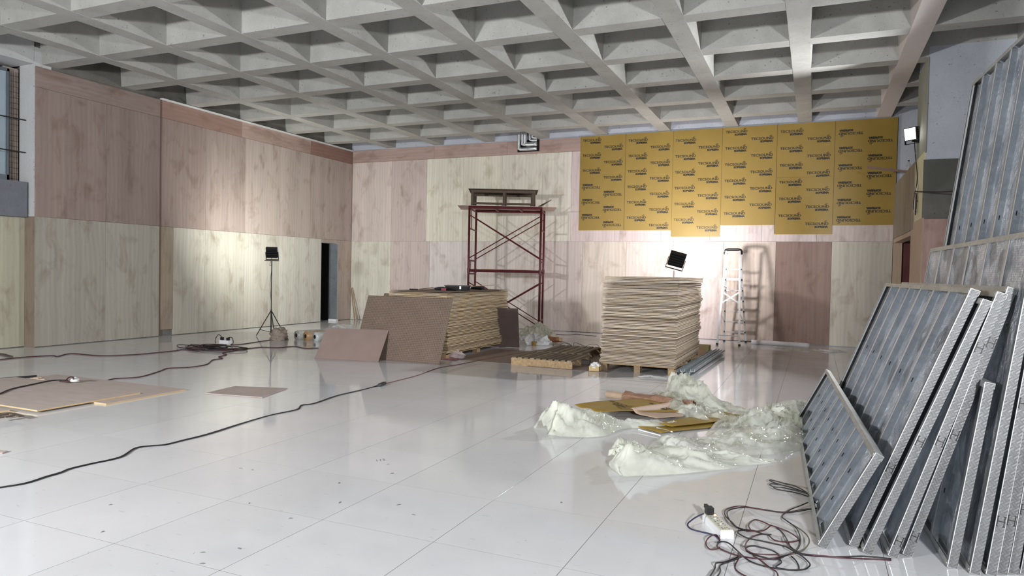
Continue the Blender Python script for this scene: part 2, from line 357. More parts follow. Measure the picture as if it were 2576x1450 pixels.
# left wall
ys = [YJ, 9.67, 10.95, 12.19, 13.43, 14.67, 15.5, 16.42]
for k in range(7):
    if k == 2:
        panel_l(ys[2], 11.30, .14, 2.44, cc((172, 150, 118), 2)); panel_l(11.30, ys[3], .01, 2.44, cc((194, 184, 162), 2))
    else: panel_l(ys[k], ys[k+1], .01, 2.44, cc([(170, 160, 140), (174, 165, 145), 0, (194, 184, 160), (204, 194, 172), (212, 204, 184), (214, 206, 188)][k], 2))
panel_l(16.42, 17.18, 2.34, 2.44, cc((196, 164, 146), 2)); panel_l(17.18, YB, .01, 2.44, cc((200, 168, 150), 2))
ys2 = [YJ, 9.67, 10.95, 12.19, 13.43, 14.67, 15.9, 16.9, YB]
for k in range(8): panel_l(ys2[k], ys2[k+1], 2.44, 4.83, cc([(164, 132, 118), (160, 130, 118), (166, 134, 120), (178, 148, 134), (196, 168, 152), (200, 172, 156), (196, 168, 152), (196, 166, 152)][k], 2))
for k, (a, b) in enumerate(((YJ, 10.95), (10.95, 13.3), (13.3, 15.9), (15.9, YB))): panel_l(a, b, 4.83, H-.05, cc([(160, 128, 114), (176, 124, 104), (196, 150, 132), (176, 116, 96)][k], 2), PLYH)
struct(MB().bx((XL-.02, 10.95, H-.05), (XL+.05, YB, H-.01)).build('trim_1', LAQ)); struct(MB().bx((XL, 10.935, .01), (XL+.03, 10.955, H-.05)).build('trim_2', plain('brown_trim', srgb(104, 84, 72), .7)))
# vent slot near the floor and its dark recess
struct(MB().bx((XL-.35, 10.97, 0), (XL-.3, 11.29, .2)).build('trim_3', DARK))
# doorway in the left wall
d1 = MB(); d1.bx((XL-.28, 17.17, 0), (XL+.02, 17.2, 2.34)); d1.bx((XL-.28, 16.40, 2.33), (XL+.01, 17.2, 2.36)); d1.bx((XL-.02, 16.40, 0), (XL+.012, 16.425, 2.34))
door = struct(d1.build('door_1', m_steel('door_frame_steel', (.5, .54, .6, 1), 0, .4)))
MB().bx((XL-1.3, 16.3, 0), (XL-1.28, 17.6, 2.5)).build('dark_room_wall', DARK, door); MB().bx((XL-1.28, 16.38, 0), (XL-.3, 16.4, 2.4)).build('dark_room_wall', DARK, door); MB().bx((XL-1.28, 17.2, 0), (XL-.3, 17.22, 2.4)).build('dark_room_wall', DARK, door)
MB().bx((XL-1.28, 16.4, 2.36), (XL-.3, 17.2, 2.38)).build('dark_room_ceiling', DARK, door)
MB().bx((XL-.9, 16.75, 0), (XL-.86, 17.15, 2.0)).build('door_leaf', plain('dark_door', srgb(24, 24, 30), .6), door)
# left bay beyond the plywood: jog, pilaster, parapet, glazing
jog = MB(); jog.bx((-13.55, YJ-.02, 0), (XL, YJ+.02, 2.44)); struct(jog.build('wall_jog', PLY, None, col=srgb(140, 126, 112)))
b2 = struct(MB().bx((-13.8, 3, 0), (-13.56, YJ+.02, 2.44)).build('wall_left_bay', CONCD))
for a, b in ((7.2, YJ-.02), (5.98, 7.2), (4.76, 5.98)): panel_l(a, b, .01, 2.42, cc((184, 176, 140), 3), PLY, b2, -13.545)
struct(MB().bx((-13.70, YJ-.02, 2.44), (XL-.005, YJ+.3, H+.3)).build('wall_pilaster', CONCG)); struct(MB().bx((XL-1.3, 3, H-.02), (XL, YJ-.02, H+.8)).build('trim_beam', CONCG))
pp = MB(); pp.bx((-14.2, 3, 2.42), (-13.40, YJ-.06, 3.07)); struct(pp.build('wall_parapet', m_concrete('parapet_concrete', srgb(112, 114, 122), .12)))
gl = MB().bx((-13.79, 3, 3.2), (-13.76, 8.05, 5.1)); wn = struct(gl.build('window_1', plain('frosted_glazing', srgb(150, 166, 176), .2, 0, .25, .8, spec=.6)))
fr = MB(); fr.bx((-13.80, 8.05, 3.1), (-13.73, 8.09, 5.15)); fr.bx((-13.81, 3, 5.1), (-13.73, 8.09, 5.15)); fr.bx((-13.81, 3, 3.08), (-13.73, 8.09, 3.2)); fr.build('window_frame', plain('window_frame_grey', srgb(84, 92, 100), .4), wn)
wm = thing('wire_mesh_panel', 'rusty square wire mesh standing beside the window at far left', 'wire mesh', (-13.74, 8.18, 3.07))
for k in range(6): MB().cyl((-13.74, 8.105+.03*k, 3.08), (-13.74, 8.105+.03*k, 5.12), .0028, 5).build('vertical_wire', BLACK, wm)
for k in range(20): MB().cyl((-13.735, 8.095, 3.14+.1*k), (-13.735, 8.265, 3.14+.1*k), .0028, 5).build('horizontal_wire', BLACK, wm)
struct(MB().bx((-13.86, 8.03, 3.07), (-13.8, YJ+.02, 5.2)).build('wall_window_reveal', plain('brick_reveal', srgb(176, 160, 150), .9, 0, .2, 12)))
for k, z in enumerate((3.62, 4.22)):
    tag(MB().tube(spline([(-13.66, 7.0, z+.05), (-13.6, 7.7, z+.02), (-13.5, 8.24, z)], 5), .012, 6).build('rebar_rod', CORDK), ['lower', 'upper'][k]+' thin dark rod crossing the window at far left', 'rod', None)

# right side: partition over a doorway, pier, bay beyond
PXX = 1.63
pt = MB(); pt.bx((PXX, 14.35, 2.5), (PXX+.14, YB+.02, 3.72)); pt = struct(pt.build('wall_partition', CONCW))
for a, b in ((14.35, 15.57), (15.57, 16.79), (16.79, YB-.02)):
    o = panel_l(a, b, 2.5, 3.72, srgb(142, 132, 118), PLY, pt, PXX-.015, .0)
d2 = MB(); d2.bx((PXX-.02, 14.6, 2.41), (PXX+.15, YB, 2.5)); d2.bx((PXX-.02, YB-.1, 0), (PXX+.15, YB, 2.41)); struct(d2.build('door_2', TIMBER))
pier = struct(MB().bx((PXX, 13.27, 0), (XR, 14.4, H+.8)).build('wall_pier', m_concrete('pier_concrete', srgb(190, 194, 202), .06)))
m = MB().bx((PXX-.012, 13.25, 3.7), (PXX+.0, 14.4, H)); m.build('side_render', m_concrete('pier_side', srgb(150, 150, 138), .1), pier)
MB().bx((PXX-.02, 13.3, 2.62), (PXX+.0, 14.4, 3.72)).build('side_board', plain('pale_timber_side', srgb(204, 200, 164), .7, 0, .12, 3, (4, 4, .6)), pier)
MB().bx((PXX-.03, 13.24, 0), (PXX+.0, 14.65, 2.62)).build('jamb_board', TIMBER, pier)
MB().bx((PXX-.03, 13.25, 2.6), (4.4, 13.268, 3.58)).build('front_bare_concrete', CONCD, pier)
panel_b(PXX-.02, 2.85, .01, 2.6, srgb(186, 154, 146), PLY, pier, 13.262, .02); panel_b(2.85, 4.1, .01, 2.6, srgb(186, 154, 146), PLY, pier, 13.262, .02)
struct(MB().bx((1.95, 17.1, 0), (2.25, 17.5, 2.6)).build('wall_inner_column', m_concrete('column_grey', srgb(140, 142, 148), .15)))
panel_b(1.65, 3.4, .01, 2.44, srgb(120, 72, 70), PLY, bw, YB)
struct(MB().bx((1.85, 4.7, 0), (2.5, 6.4, H+.1)).build('wall_stub_pier', CONCD))

# silver pipes bent out of the back wall near the ceiling
pr_ = thing('pipe_bundle', 'cluster of silver foil-wrapped pipes bent through the top of the back wall', 'pipes', (-7.5, 17.75, 4.9))
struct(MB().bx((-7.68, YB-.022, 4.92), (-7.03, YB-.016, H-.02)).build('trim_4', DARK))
SIL = plain('silver_wrap', (.8, .82, .84, 1), .28, .8, .1, 20, bump=.3)
for k, (dx, zz, rr) in enumerate(((-7.60, 4.98, .045), (-7.50, 5.09, .035), (-7.42, 5.10, .06), (-7.28, 5.20, .03), (-7.20, 5.27, .04))):
    MB().tube(spline([(dx, YB-.12, 5.95), (dx, YB-.12, zz+.1), (dx+.03, YB-.12, zz+.02), (dx+.1, YB-.12, zz), (-7.07, YB-.12, zz)], 5), rr, 10).build('pipe', SIL, pr_, smooth=True)

# ================================================================= WALL MEMBRANE SHEETS
def text_mesh(body, size, bold=0, sx=1, shear=0):
    cu = D.curves.new('t', 'FONT'); cu.body = body; cu.size = size; cu.offset = bold; cu.resolution_u = 2; cu.shear = shear
    ob = D.objects.new('t', cu); C.objects.link(ob); dg = bpy.context.evaluated_depsgraph_get(); me = D.meshes.new_from_object(ob.evaluated_get(dg))
    v = [(p.co.x*sx, p.co.y) for p in me.vertices]; f = [tuple(p.vertices) for p in me.polygons]; D.objects.remove(ob); D.curves.remove(cu); D.meshes.remove(me)
    mn = min(p[0] for p in v); return [(p[0]-mn, p[1]) for p in v], f, max(p[0] for p in v)-mn
def make_logo():
    a, fa, wa = text_mesh('TECSOUND', .082, .0014); b, fb, wb = text_mesh('SOPREMA', .064, .0038)
    W = .51; v = [(x*W/wa, y) for x, y in a]; f = list(fa); n = len(v)
    s = .29/wb; v += [(W-.29+x*s-.01, y-.066) for x, y in b]; f += [tuple(i+n for i in q) for q in fb]
    for q in range(3):            # the little stacked strokes over the last letters
        n = len(v); x0 = W*.80+q*.012; y0 = .058+q*.014
        v += [(x0, y0), (x0+.022, y0+.012), (x0+.048, y0-.004), (x0+.048, y0+.003), (x0+.022, y0+.019), (x0, y0+.006)]; f += [(n, n+1, n+4, n+5), (n+1, n+2, n+3, n+4)]
    return [(x-W/2, y) for x, y in v], f
LOGO = make_logo(); SEAM = plain('seam_shadow', srgb(120, 96, 44), .5)
def logo_at(m, fn, flip=False, clip=None):
    s = -1 if flip else 1
    vs = []
    for x, y in LOGO[0]: vs.append(fn(s*x, s*y))
    m.add(vs, LOGO[1])
lgm = MB(); logo_at(lgm, lambda x, y: V((x, 0, y))); LOGOME = D.meshes.new('printed_logo'); LOGOME.from_pydata([tuple(p) for p in lgm.v], [], lgm.f); LOGOME.materials.append(INK)
sheets = [(1459, 1573, 580), (1573, 1692, 580), (1692, 1815, 596), (1815, 1952, 567), (1952, 2097, 590), (2097, 2254, 567)]
slab = ['leftmost yellow membrane sheet on back wall, its lower lettering upside down', 'second yellow lettered membrane sheet from the left on back wall', 'third yellow membrane sheet from the left, hanging lower than its neighbours',
        'fourth yellow membrane sheet from the left, above the stepladder', 'fifth yellow membrane sheet from the left, with a horizontal seam', 'rightmost yellow membrane sheet, all its lettering upside down']
for k, (xa, xb, yb) in enumerate(sheets):
    A = at(xa, 450, 'Y', YB); B = at(xb, 450, 'Y', YB); zb = at((xa+xb)/2, yb, 'Y', YB).z; zt = H-.02; yy = YB-.016-.003*(k % 2)
    m = MB(); nx, nz = 7, 12; P = []
    for i in range(nx):
        for j in range(nz):
            x = A.x+(B.x-A.x)*i/(nx-1); z = zb+(zt-zb)*j/(nz-1); P.append((x, yy-.004-.003*noise.noise(V((x*1.7, z*1.3, k))), z))
    m.grid(P, nx, nz); m.add([p+V((0, .003, 0)) for p in m.v[:nx*nz]], [tuple(reversed(f)) for f in m.f[:]])
    t = thing('membrane_sheet', slab[k], 'membrane sheet', (A.x, yy, zb), None, 'yellow membrane sheets on the back wall')
    m.build('sheet', YEL, t)
    if k: MB().bx((A.x-.004, yy-.0125, zb+.02), (A.x+.004, yy-.008, zt)).build('seam_shadow_strip', SEAM, t)  # darker strip colours in the seam and its thin overlap shadow
    wd = B.x-A.x
    for colm, fx, ph in ((0, .26, 0.0), (1, .735, .2)):
        zz = zt-.14-ph-(.07*(k % 3))
        while zz > zb+.09:
            fl_ = (k == 5) or (k == 0 and zz < 3.98)
            cx = A.x+wd*fx; sc = min(1, wd/1.2)*1.0
            o = link('printed_logo', LOGOME, INK, (cx, yy-.0105, zz), t); o.rotation_euler = (0, PI if fl_ else 0, 0); zz -= .40
    if k == 4:
        MB().bx((A.x+.02, yy-.012, 3.96), (B.x-.02, yy-.008, 3.966)).build('seam', plain('seam_line', srgb(150, 124, 50), .6), t)
# ================================================================= BOARD STACKS AND PALLETS
SCOL = [srgb(132, 118, 100), srgb(146, 130, 108), srgb(120, 106, 90)]
PCOL = [srgb(168, 142, 108), srgb(150, 126, 98), srgb(184, 158, 122), srgb(136, 114, 90)]
def pallet(name, label, x0, y0, x1, y1, h, slats, along_x, rotz=0, group=None, top=True, dark=False):
    """slats run along Y unless along_x; runners beneath run the other way"""
    cx, cy = (x0+x1)/2, (y0+y1)/2
    t = thing(name, label, 'pallet', (cx, cy, 0), (0, 0, rotz), group); t['_loc'] = 1
    W, L = (x1-x0, y1-y0) if not along_x else (y1-y0, x1-x0)
    def P(a, b): return b if not along_x else (b[1], b[0], b[2]) if False else b
    def put(nm, lo, hi, col):
        if along_x: lo, hi = (lo[1], lo[0], lo[2]), (hi[1], hi[0], hi[2])
        m = MB().bx(lo, hi); o = m.build(nm, PALLET, t, local=True); o.color = col
    st = W/slats; wd = st*.68
    for k in range(slats):
        a = -W/2+st*k+(st-wd)/2; c = random.choice(SCOL)
        put('deck_slat', (a, -L/2, h-.02), (a+wd, L/2, h), tuple(x*.55 for x in c[:3])+(1,) if dark else c)
    for q in (-L/2+.02, 0, L/2-.02):
        put('runner', (-W/2, q-.02, .0), (W/2, q+.02, h-.02), random.choice(PCOL))
    return t
def block_pallet(name, label, x0, y0, x1, y1, h):
    t = thing(name, label, 'pallet', ((x0+x1)/2, (y0+y1)/2, 0)); t['_loc'] = 1; W, L = x1-x0, y1-y0
    for a in (-W/2+.06, 0, W/2-.06):
        for b in (-L/2+.08, 0, L/2-.08):
            o = MB().box((a, b, (h-.03)/2), (.1, .14, h-.03)).build('block', PALLET, t, local=True); o.color = random.choice(PCOL)
    for k in range(9):
        b = -L/2+.06+k*(L-.12)/8; o = MB().box((0, b, h-.013), (W, .09, .024)).build('deck_slat', PALLET, t, local=True); o.color = random.choice(PCOL)
    for a in (-W/2+.06, 0, W/2-.06):
        o = MB().box((a, 0, h-.035), (.1, L, .018)).build('stringer', PALLET, t, local=True); o.color = random.choice(PCOL)
    return t
block_pallet('wooden_pallet', 'block pallet carrying the tall free-standing board stack', -3.19, 11.04, -1.98, 13.46, .135)
def stack(name, label, group, nb, cx, cy, w_, l_, z0, z1, ang, drift, amp, tones, topmat):
    pitch = (z1-z0)/nb; th = pitch*.66
    mes = []
    for v in range(4):          # four slightly bowed boards shared by the whole stack
        m = MB(); nx, ny = 5, 5; P = []
        for s_ in (0, 1):
            for i in range(nx):
                for j in range(ny):
                    x = -w_/2+w_*i/(nx-1); y = -l_/2+l_*j/(ny-1); b = .003*noise.noise(V((x*1.3+v*7, y*1.1, v*3.3)))-.003*(v % 2)*(max(0, x/w_+.3))**2
                    P.append((x, y, b+th*s_))
        nn = nx*ny; m.v = [V(p) for p in P]
        for i in range(nx-1):
            for j in range(ny-1):
                a = i*ny+j; m.f.append((a, a+1, a+ny+1, a+ny)); m.f.append((a+nn, a+ny+nn, a+ny+1+nn, a+1+nn))
        rim = [j for j in range(ny)]+[i*ny+ny-1 for i in range(1, nx)]+[(nx-1)*ny+j for j in range(ny-2, -1, -1)]+[i*ny for i in range(nx-2, 0, -1)]
        for k in range(len(rim)):
            a, b = rim[k], rim[(k+1) % len(rim)]; m.f.append((a, a+nn, b+nn, b))
        me = D.meshes.new(name); me.from_pydata([tuple(p) for p in m.v], [], m.f); me.materials.append(EDGE); me.update(); mes.append(me)
    for k in range(nb):
        t = k/nb; z = z0+pitch*k
        dx = drift[0]*t+amp*noise.noise(V((k*.21, 3.1, cx)))+random.uniform(-.014, .014); dy = drift[1]*t+amp*noise.noise(V((k*.17, 9.4, cy)))+random.uniform(-.016, .016)
        o = link(name, mes[random.randrange(4)], EDGE, (cx+dx, cy+dy, z), None, cc(random.choice(tones), 14, .72), (random.uniform(-.0015, .0015), random.uniform(-.0015, .0015), ang+.012*noise.noise(V((k*.13, 1, 1)))))
        tag(o, label, 'board', group)
        if k == nb-1:
            o['label'] = label.replace('sheet in', 'topmost sheet of'); p = MB().bx((-w_/2, -l_/2, th+.0005), (w_/2, l_/2, th+.003))
    return z0+pitch*nb
T_R = [(204, 180, 150), (186, 160, 132), (214, 194, 164), (168, 144, 120), (198, 176, 150)]
T_L = [(196, 166, 122), (182, 152, 112), (208, 180, 134), (170, 140, 104), (200, 172, 130)]
stack('stacked_board', 'brown wood-fibre board sheet in the tall free-standing stack on the right pallet', 'boards in the right stack', 60, -2.585, 12.25, 1.22, 2.44, .135, 1.555, 0., (.02, .06), .03, T_R, None)
block_pallet('wooden_pallet', 'pallet carrying the board stack behind the leaning perforated boards', -7.1, 10.85, -5.98, 13.5, .125)
ZT = stack('stacked_board', 'brown wood-fibre board sheet in the stack behind the leaning perforated boards', 'boards in the left stack', 46, -6.545, 12.16, 1.2, 2.75, .125, 1.195, .02, (-.02, .0), .04, T_L, None)
# brown top sheet with holes
tp = MB(); tp.box((0, 0, .004), (1.2, 2.7, .008)); o = tp.build('perforated_board', PEG, None, local=True); o.location = (-6.56, 12.16, ZT+.004); o.rotation_euler = (0, 0, .03); tag(o, 'thin brown perforated board lying on top of the left stack', 'board')
def leaning(name, label, BR, u_ang, width, TRpx, th, mat, col=None, cat='board'):
    """board standing on the floor: bottom right corner BR, bottom edge direction u, top right corner seen at TRpx"""
    u = V((math.cos(u_ang), math.sin(u_ang), 0)); n = V((-u.y, u.x, 0)); d = ray(*TRpx); BR = V(BR)
    t = (BR-CAM).dot(u)/d.dot(u); P = CAM+d*t; up = P-BR; L = up.length; up.normalize(); nn = u.cross(up)
    M = Matrix(((u.x, up.x, nn.x, BR.x), (u.y, up.y, nn.y, BR.y), (u.z, up.z, nn.z, BR.z), (0, 0, 0, 1)))
    m = MB().bx((-width, 0, -th), (0, L, 0)); o = m.build(name, mat, None, local=True, col=col); o.matrix_world = M; tag(o, label, cat); return o, M, L
leaning('perforated_board', 'large brown perforated board leaning in front of the left stack', (-5.742, 10.188, .004), -.03, 1.80, (1139.7, 752), .008, PEG)
leaning('perforated_board', 'perforated board leaning behind the larger one, its top edge showing', (-5.98, 10.31, .004), -.03, 1.38, (1128, 744), .008, PEG)
leaning('hardboard_sheet', 'small plain brown board leaning on the perforated board', (-6.82, 9.98, .004), .19, 1.2, (977.6, 831.4), .012, HARD)
leaning('hardboard_sheet', 'dark brown board standing against the far end of the left stack', (-5.62, 13.36, .004), .25, .75, (1303, 777), .012, plain('dark_hardboard', srgb(104, 88, 84), .6))
# empty pallets between the stacks
pallet('wooden_pallet', 'empty slatted pallet on the floor between the stacks, nearest the camera', -4.72, 10.86, -3.62, 11.85, .14, 10, False, .0)
pallet('wooden_pallet', 'empty slatted pallet behind the nearer one, between the stacks', -4.66, 11.9, -3.78, 13.2, .14, 6, False, .02)
pallet('wooden_pallet', 'weathered open pallet standing on the scaffold deck', 0, 0, 1, 1, .1, 3, False) if False else None
# brown sheets lying under the pallets
for k, (a, b, lab) in enumerate((((-6.0, 10.95), (-4.4, 12.9), 'thin grey-brown sheet on the floor beside the left stack'), ((-4.4, 10.8), (-3.0, 12.9), 'thin grey-brown sheet on the floor under the empty pallets'))):
    tag(MB().bx((a[0], a[1], .001+.0008*k), (b[0], b[1], .0035+.0008*k)).build('floor_protection_sheet', plain('floor_sheet', srgb(142, 126, 118), .6), None), lab, 'sheet')

# ================================================================= SCAFFOLD
dS = 17.1
def sp(px): # scaffold front posts lie at camera depth 17.1
    d = ray(px, 700); return CAM+d*(dS/d.dot(fw))
A_, C_ = sp(1178), sp(1358); A_.z = C_.z = 0
ux_ = (C_-A_).normalized(); uy_ = V((-ux_.y, ux_.x, 0))
dB = 18.2
def sp2(px): d = ray(px, 700); q = CAM+d*(dB/d.dot(fw)); q.z = 0; return q
B_, D_ = sp2(1195), sp2(1366)
sc = thing('scaffold_tower', 'dark red tubular scaffold tower two lifts high before the back wall', 'scaffold', A_); ZD = 3.19; ZM = 1.60
for p in (A_, B_, C_, D_): MB().cyl(p, p+V((0, 0, ZD)), .028, 10).build('post', RED, sc, smooth=True)
def zz(p, z): return V((p.x, p.y, z))
for a, b in ((A_, B_), (C_, D_)):
    for z in (.35, ZM-.08, ZM+.02, ZM+.25, ZD-.55, ZD-.06): MB().cyl(zz(a, z), zz(b, z), .02, 8).build('frame_rail', RED, sc)
    MB().cyl(zz(a+(b-a)*.25, ZM+.25), zz(a+(b-a)*.25, ZM+.02), .012, 6).build('frame_strut', RED, sc); MB().cyl(zz(a+(b-a)*.3, ZD-.06), zz(a+(b-a)*.3, ZD-.55), .012, 6).build('frame_strut', RED, sc)
for a, b in ((A_, C_), (B_, D_)):
    for z0, z1 in ((.25, ZM-.28), (ZM+.30, ZD-.22)):
        o = uy_*(-.03 if a is A_ else .03)
        MB().cyl(zz(a, z0)+o, zz(b, z1)+o, .014, 6).build('cross_brace', RED, sc); MB().cyl(zz(a, z1)+o*1.9, zz(b, z0)+o*1.9, .014, 6).build('cross_brace', RED, sc)
for a, b, z, r in ((A_, C_, ZM, .035), (B_, D_, ZM, .03), (A_, C_, ZD-.03, .035), (B_, D_, ZD-.03, .035)): MB().cyl(zz(a, z), zz(b, z), r, 8).build('ledger', RED, sc)
for t in (.33, .68): MB().bar(zz(A_+(C_-A_)*t, ZD-.03), zz(B_+(D_-B_)*t, ZD-.03), .05, .03).build('deck_bearer', RED, sc)
for p in (A_, B_, C_, D_):
    MB().cyl(p, p+V((0, 0, .012)), .07, 12).build('foot_plate', RED, sc); MB().cyl(zz(p, ZM-.06), zz(p, ZM+.06), .036, 10).build('coupling', RED, sc)
def slabm(a, b, wv, z, th, name, mat, lab, cat, col=None):
    m = MB(); a, b = V(a), V(b); n = V((-(b-a).y, (b-a).x, 0)).normalized()*wv
    m.hexa([zz(a, z), zz(b, z), zz(b+n, z), zz(a+n, z), zz(a, z+th), zz(b, z+th), zz(b+n, z+th), zz(a+n, z+th)]); o = m.build(name, mat, None, col=col); return tag(o, lab, cat)
slabm(A_-ux_*.30+uy_*.02, C_+ux_*.38+uy_*.02, 1.18, ZD+.005, .014, 'scaffold_deck_board', PLYH, 'pale plywood deck board overhanging both ends of the scaffold', 'plywood', srgb(204, 180, 168))
slabm(A_+ux_*.3+uy_*.3, C_-ux_*.2+uy_*.3, .3, ZM+.037, .012, 'scaffold_plank', PLYH, 'narrow plank resting on the middle ledgers of the scaffold', 'plank', srgb(200, 164, 140))
# open pallet standing on the deck
wp = thing('weathered_pallet', 'weathered open pallet with end posts standing on the scaffold deck', 'pallet', zz(A_, ZD+.02)); WD = plain('weathered_wood', srgb(92, 78, 66), .85, 0, .3, 7, (8, 8, 1))
q0 = A_+uy_*.15; e0, e1 = .02, 1.62; zb_ = ZD+.02
for yy_ in (0, .85):
    o_ = q0+uy_*yy_
    MB().bar(zz(o_+ux_*e0, zb_+.06), zz(o_+ux_*e1, zb_+.06), .05, .05).build('bottom_rail', WD, wp); MB().bar(zz(o_+ux_*e0, zb_+.36), zz(o_+ux_*e1, zb_+.36), .05, .06).build('top_rail', WD, wp)
    for t in (.03, .52, .97):
        MB().bar(zz(o_+ux_*(e0+(e1-e0)*t), zb_), zz(o_+ux_*(e0+(e1-e0)*t), zb_+.33), .07, .07).build('post', WD, wp)
for k in range(3): MB().bar(zz(q0+ux_*(e0+(e1-e0)*(.05, .5, .95)[k]), zb_+.03), zz(q0+ux_*(e0+(e1-e0)*(.05, .5, .95)[k])+uy_*.85, zb_+.03), .08, .04).build('base_slat', WD, wp)
for k in range(7): MB().bar(zz(q0+ux_*(e0-.06)+uy_*(-.04+k*.15), zb_+.405), zz(q0+ux_*(e1+.06)+uy_*(-.04+k*.15), zb_+.405), .12, .018).build('deck_slat', WD, wp)
for k in range(4):
    b = C_-ux_*(.08-.02*k)+uy_*.1; tag(MB().tube([zz(b, ZD+.02), zz(b+ux_*(.18+.03*k)+uy_*(.05*k), ZD+.12+.03*k)], .01, 5).build('wood_offcut', WD), 'thin dark offcut sticking up at the right end of the scaffold deck', 'offcut', 'offcuts on the scaffold deck')

# ================================================================= STEPLADDER
ld = thing('stepladder', 'tall aluminium stepladder with black top standing by the back wall', 'ladder', (-1.75, 17.05, 0))
F1, F2, K1, K2 = V((-2.02, 16.59, 0)), V((-1.53, 16.57, 0)), V((-1.97, 17.5, 0)), V((-1.47, 17.5, 0)); TZ = 2.18
Tf1, Tf2 = V((-1.92, 17.0, TZ)), V((-1.62, 17.0, TZ)); Tk1, Tk2 = V((-1.92, 17.12, TZ-.05)), V((-1.62, 17.12, TZ-.05))
TB = 1.55
for a, b in ((F1, Tf1), (F2, Tf2), (K1, Tk1), (K2, Tk2)): MB().bar(a, b, .045, .025, (0, 1, 0)).build('rail', ALU, ld)
for k in range(7):
    t = .115+.118*k; a, b = K1.lerp(Tk1, t), K2.lerp(Tk2, t); tr_ = MB().bar(a, b, .09, .025, (0, 0, 1)).build('tread', ALU, ld)
    for q in (a, b): MB().box(q, (.03, .1, .035)).build('tread_cap', BLACK, tr_)
a, b = F1.lerp(Tf1, .10), F2.lerp(Tf2, .10); MB().bar(a, b, .03, .02).build('stretcher', ALU, ld)
MB().bar(F1.lerp(Tf1, .56), F2.lerp(Tf2, .44), .03, .006, (0, 1, 0)).build('cross_brace', ALU, ld); MB().bar(F1.lerp(Tf1, .44), F2.lerp(Tf2, .56), .03, .006, (0, 1, 0)).build('cross_brace', ALU, ld)
for s_ in (0, 1): MB().bar((F1, F2)[s_].lerp((Tf1, Tf2)[s_], .62), (K1, K2)[s_].lerp((Tk1, Tk2)[s_], .62), .02, .008).build('side_strap', ALU, ld); MB().bar((F1, F2)[s_].lerp((Tf1, Tf2)[s_], .35), (K1, K2)[s_].lerp((Tk1, Tk2)[s_], .2), .02, .008).build('side_strap', ALU, ld)
for q in (F1, F2, K1, K2): MB().box(q+V((0, 0, .02)), (.05, .05, .04)).build('foot', BLACK, ld)
MB().tube(spline([(-1.95, 17.05, TZ-.08), (-1.945, 17.05, TZ), (-1.9, 17.05, TZ+.03), (-1.77, 17.05, TZ+.035), (-1.64, 17.05, TZ+.03), (-1.595, 17.05, TZ), (-1.59, 17.05, TZ-.08)], 4), .035, 8).build('top_cap', BLACK, ld, smooth=True)
MB().bar((-1.9, 17.06, TB-.02), (-1.62, 17.06, TB-.02), .12, .03).build('platform', ALU, ld)

# ================================================================= WORK LAMPS
LENS = emis('lamp_lens', (1, .98, .95, 1), 18)
def flood(name, label, head, aim, size, power, col, spread=150, roll=0):
    head = V(head); aim = V(aim).normalized(); t = thing(name, label, 'work light', zz(head, 0)); R = aim.to_track_quat('Y', 'Z').to_matrix() @ Matrix.Rotation(roll, 3, 'Y')
    hs = MB().box(head, (size, .05, size*.95), R).build('housing', BLACK, t)
    for k in range(6): MB().box(head+R @ V((0, -.045, size*(-.42+.168*k))), (size*.95, .05, size*.07), R).build('cooling_fin', BLACK, hs)
    MB().box(head+R @ V((0, .027, 0)), (size*.88, .006, size*.82), R).build('lens', LENS, hs)
    for s_ in (-1, 1): MB().box(head+R @ V((s_*size*.54, 0, -size*.35)), (.012, .03, size*.75), R).build('yoke_arm', BLACK, t)
    MB().box(head+R @ V((0, 0, -size*.72)), (size*1.1, .03, .012), R).build('yoke', BLACK, t)
    area(name+'_light', head+aim*.06, head+aim, power, size*.8, col, spread); return t, R
LH = at(684, 635, 'Y', 12.3)
t, R = flood('work_light', 'black floodlight on a thin tripod before the left wall, seen from behind', LH, (-.5, .8, .40), .25, 95, (.96, 1, .94), 175)
base = V((LH.x, LH.y, 0)); tz = LH.z-.24
MB().cyl(zz(base, .45), zz(base, LH.z-.18), .011, 8).build('pole', BLACK, t); MB().cyl(zz(base, .05), zz(base, .62), .016, 8).build('lower_pole', BLACK, t)
for k, an in enumerate((-2.9, -.6, 1.3)):
    f_ = base+V((math.cos(an), math.sin(an), 0))*.36; MB().cyl(zz(base, .60), zz(f_, .012), .010, 6).build('leg', BLACK, t); MB().cyl(zz(base, .10), zz(base.lerp(f_, .75), .15), .007, 6).build('leg_strut', BLACK, t)
MB().bar(zz(base-RT*.16, tz+.05), zz(base+RT*.16, tz+.05), .02, .02).build('crossbar', BLACK, t)
MB().tube(spline([LH-V((0, 0, .1)), LH-V((.04, .02, .3)), zz(base+V((.03, -.03, 0)), 1.6), zz(base+V((-.02, -.02, 0)), 1.2), zz(base+V((.02, -.02, 0)), .7)], 6), .005, 5).build('cable', CORDK, t)
RH = at(1703, 652, 'Y', 15.2)
t, R = flood('work_light', 'black floodlight tilted behind the tall board stack, facing back wall', RH, (-.12, .9, .42), .34, 140, (1, .97, .97), 175, roll=.28)
base = V((RH.x-.06, RH.y, 0)); MB().cyl(zz(base, .4), zz(base, RH.z-.25), .013, 8).build('pole', ALU, t)
for k, an in enumerate((-2.6, -.5, 1.5)): MB().cyl(zz(base, .6), zz(base+V((math.cos(an), math.sin(an), 0))*.4, .01), .01, 6).build('leg', ALU, t)
BH = V((1.50, 14.15, 4.18))
t, R = flood('wall_lamp', 'lit white floodlight fixed high on the concrete pier at right', BH, (-.72, -.68, -.15), .24, 170, (.97, .99, 1), 105)
MB().bar(BH+V((.02, .02, -.12)), V((1.62, 14.2, 4.05)), .03, .03).build('bracket', BLACK, t)
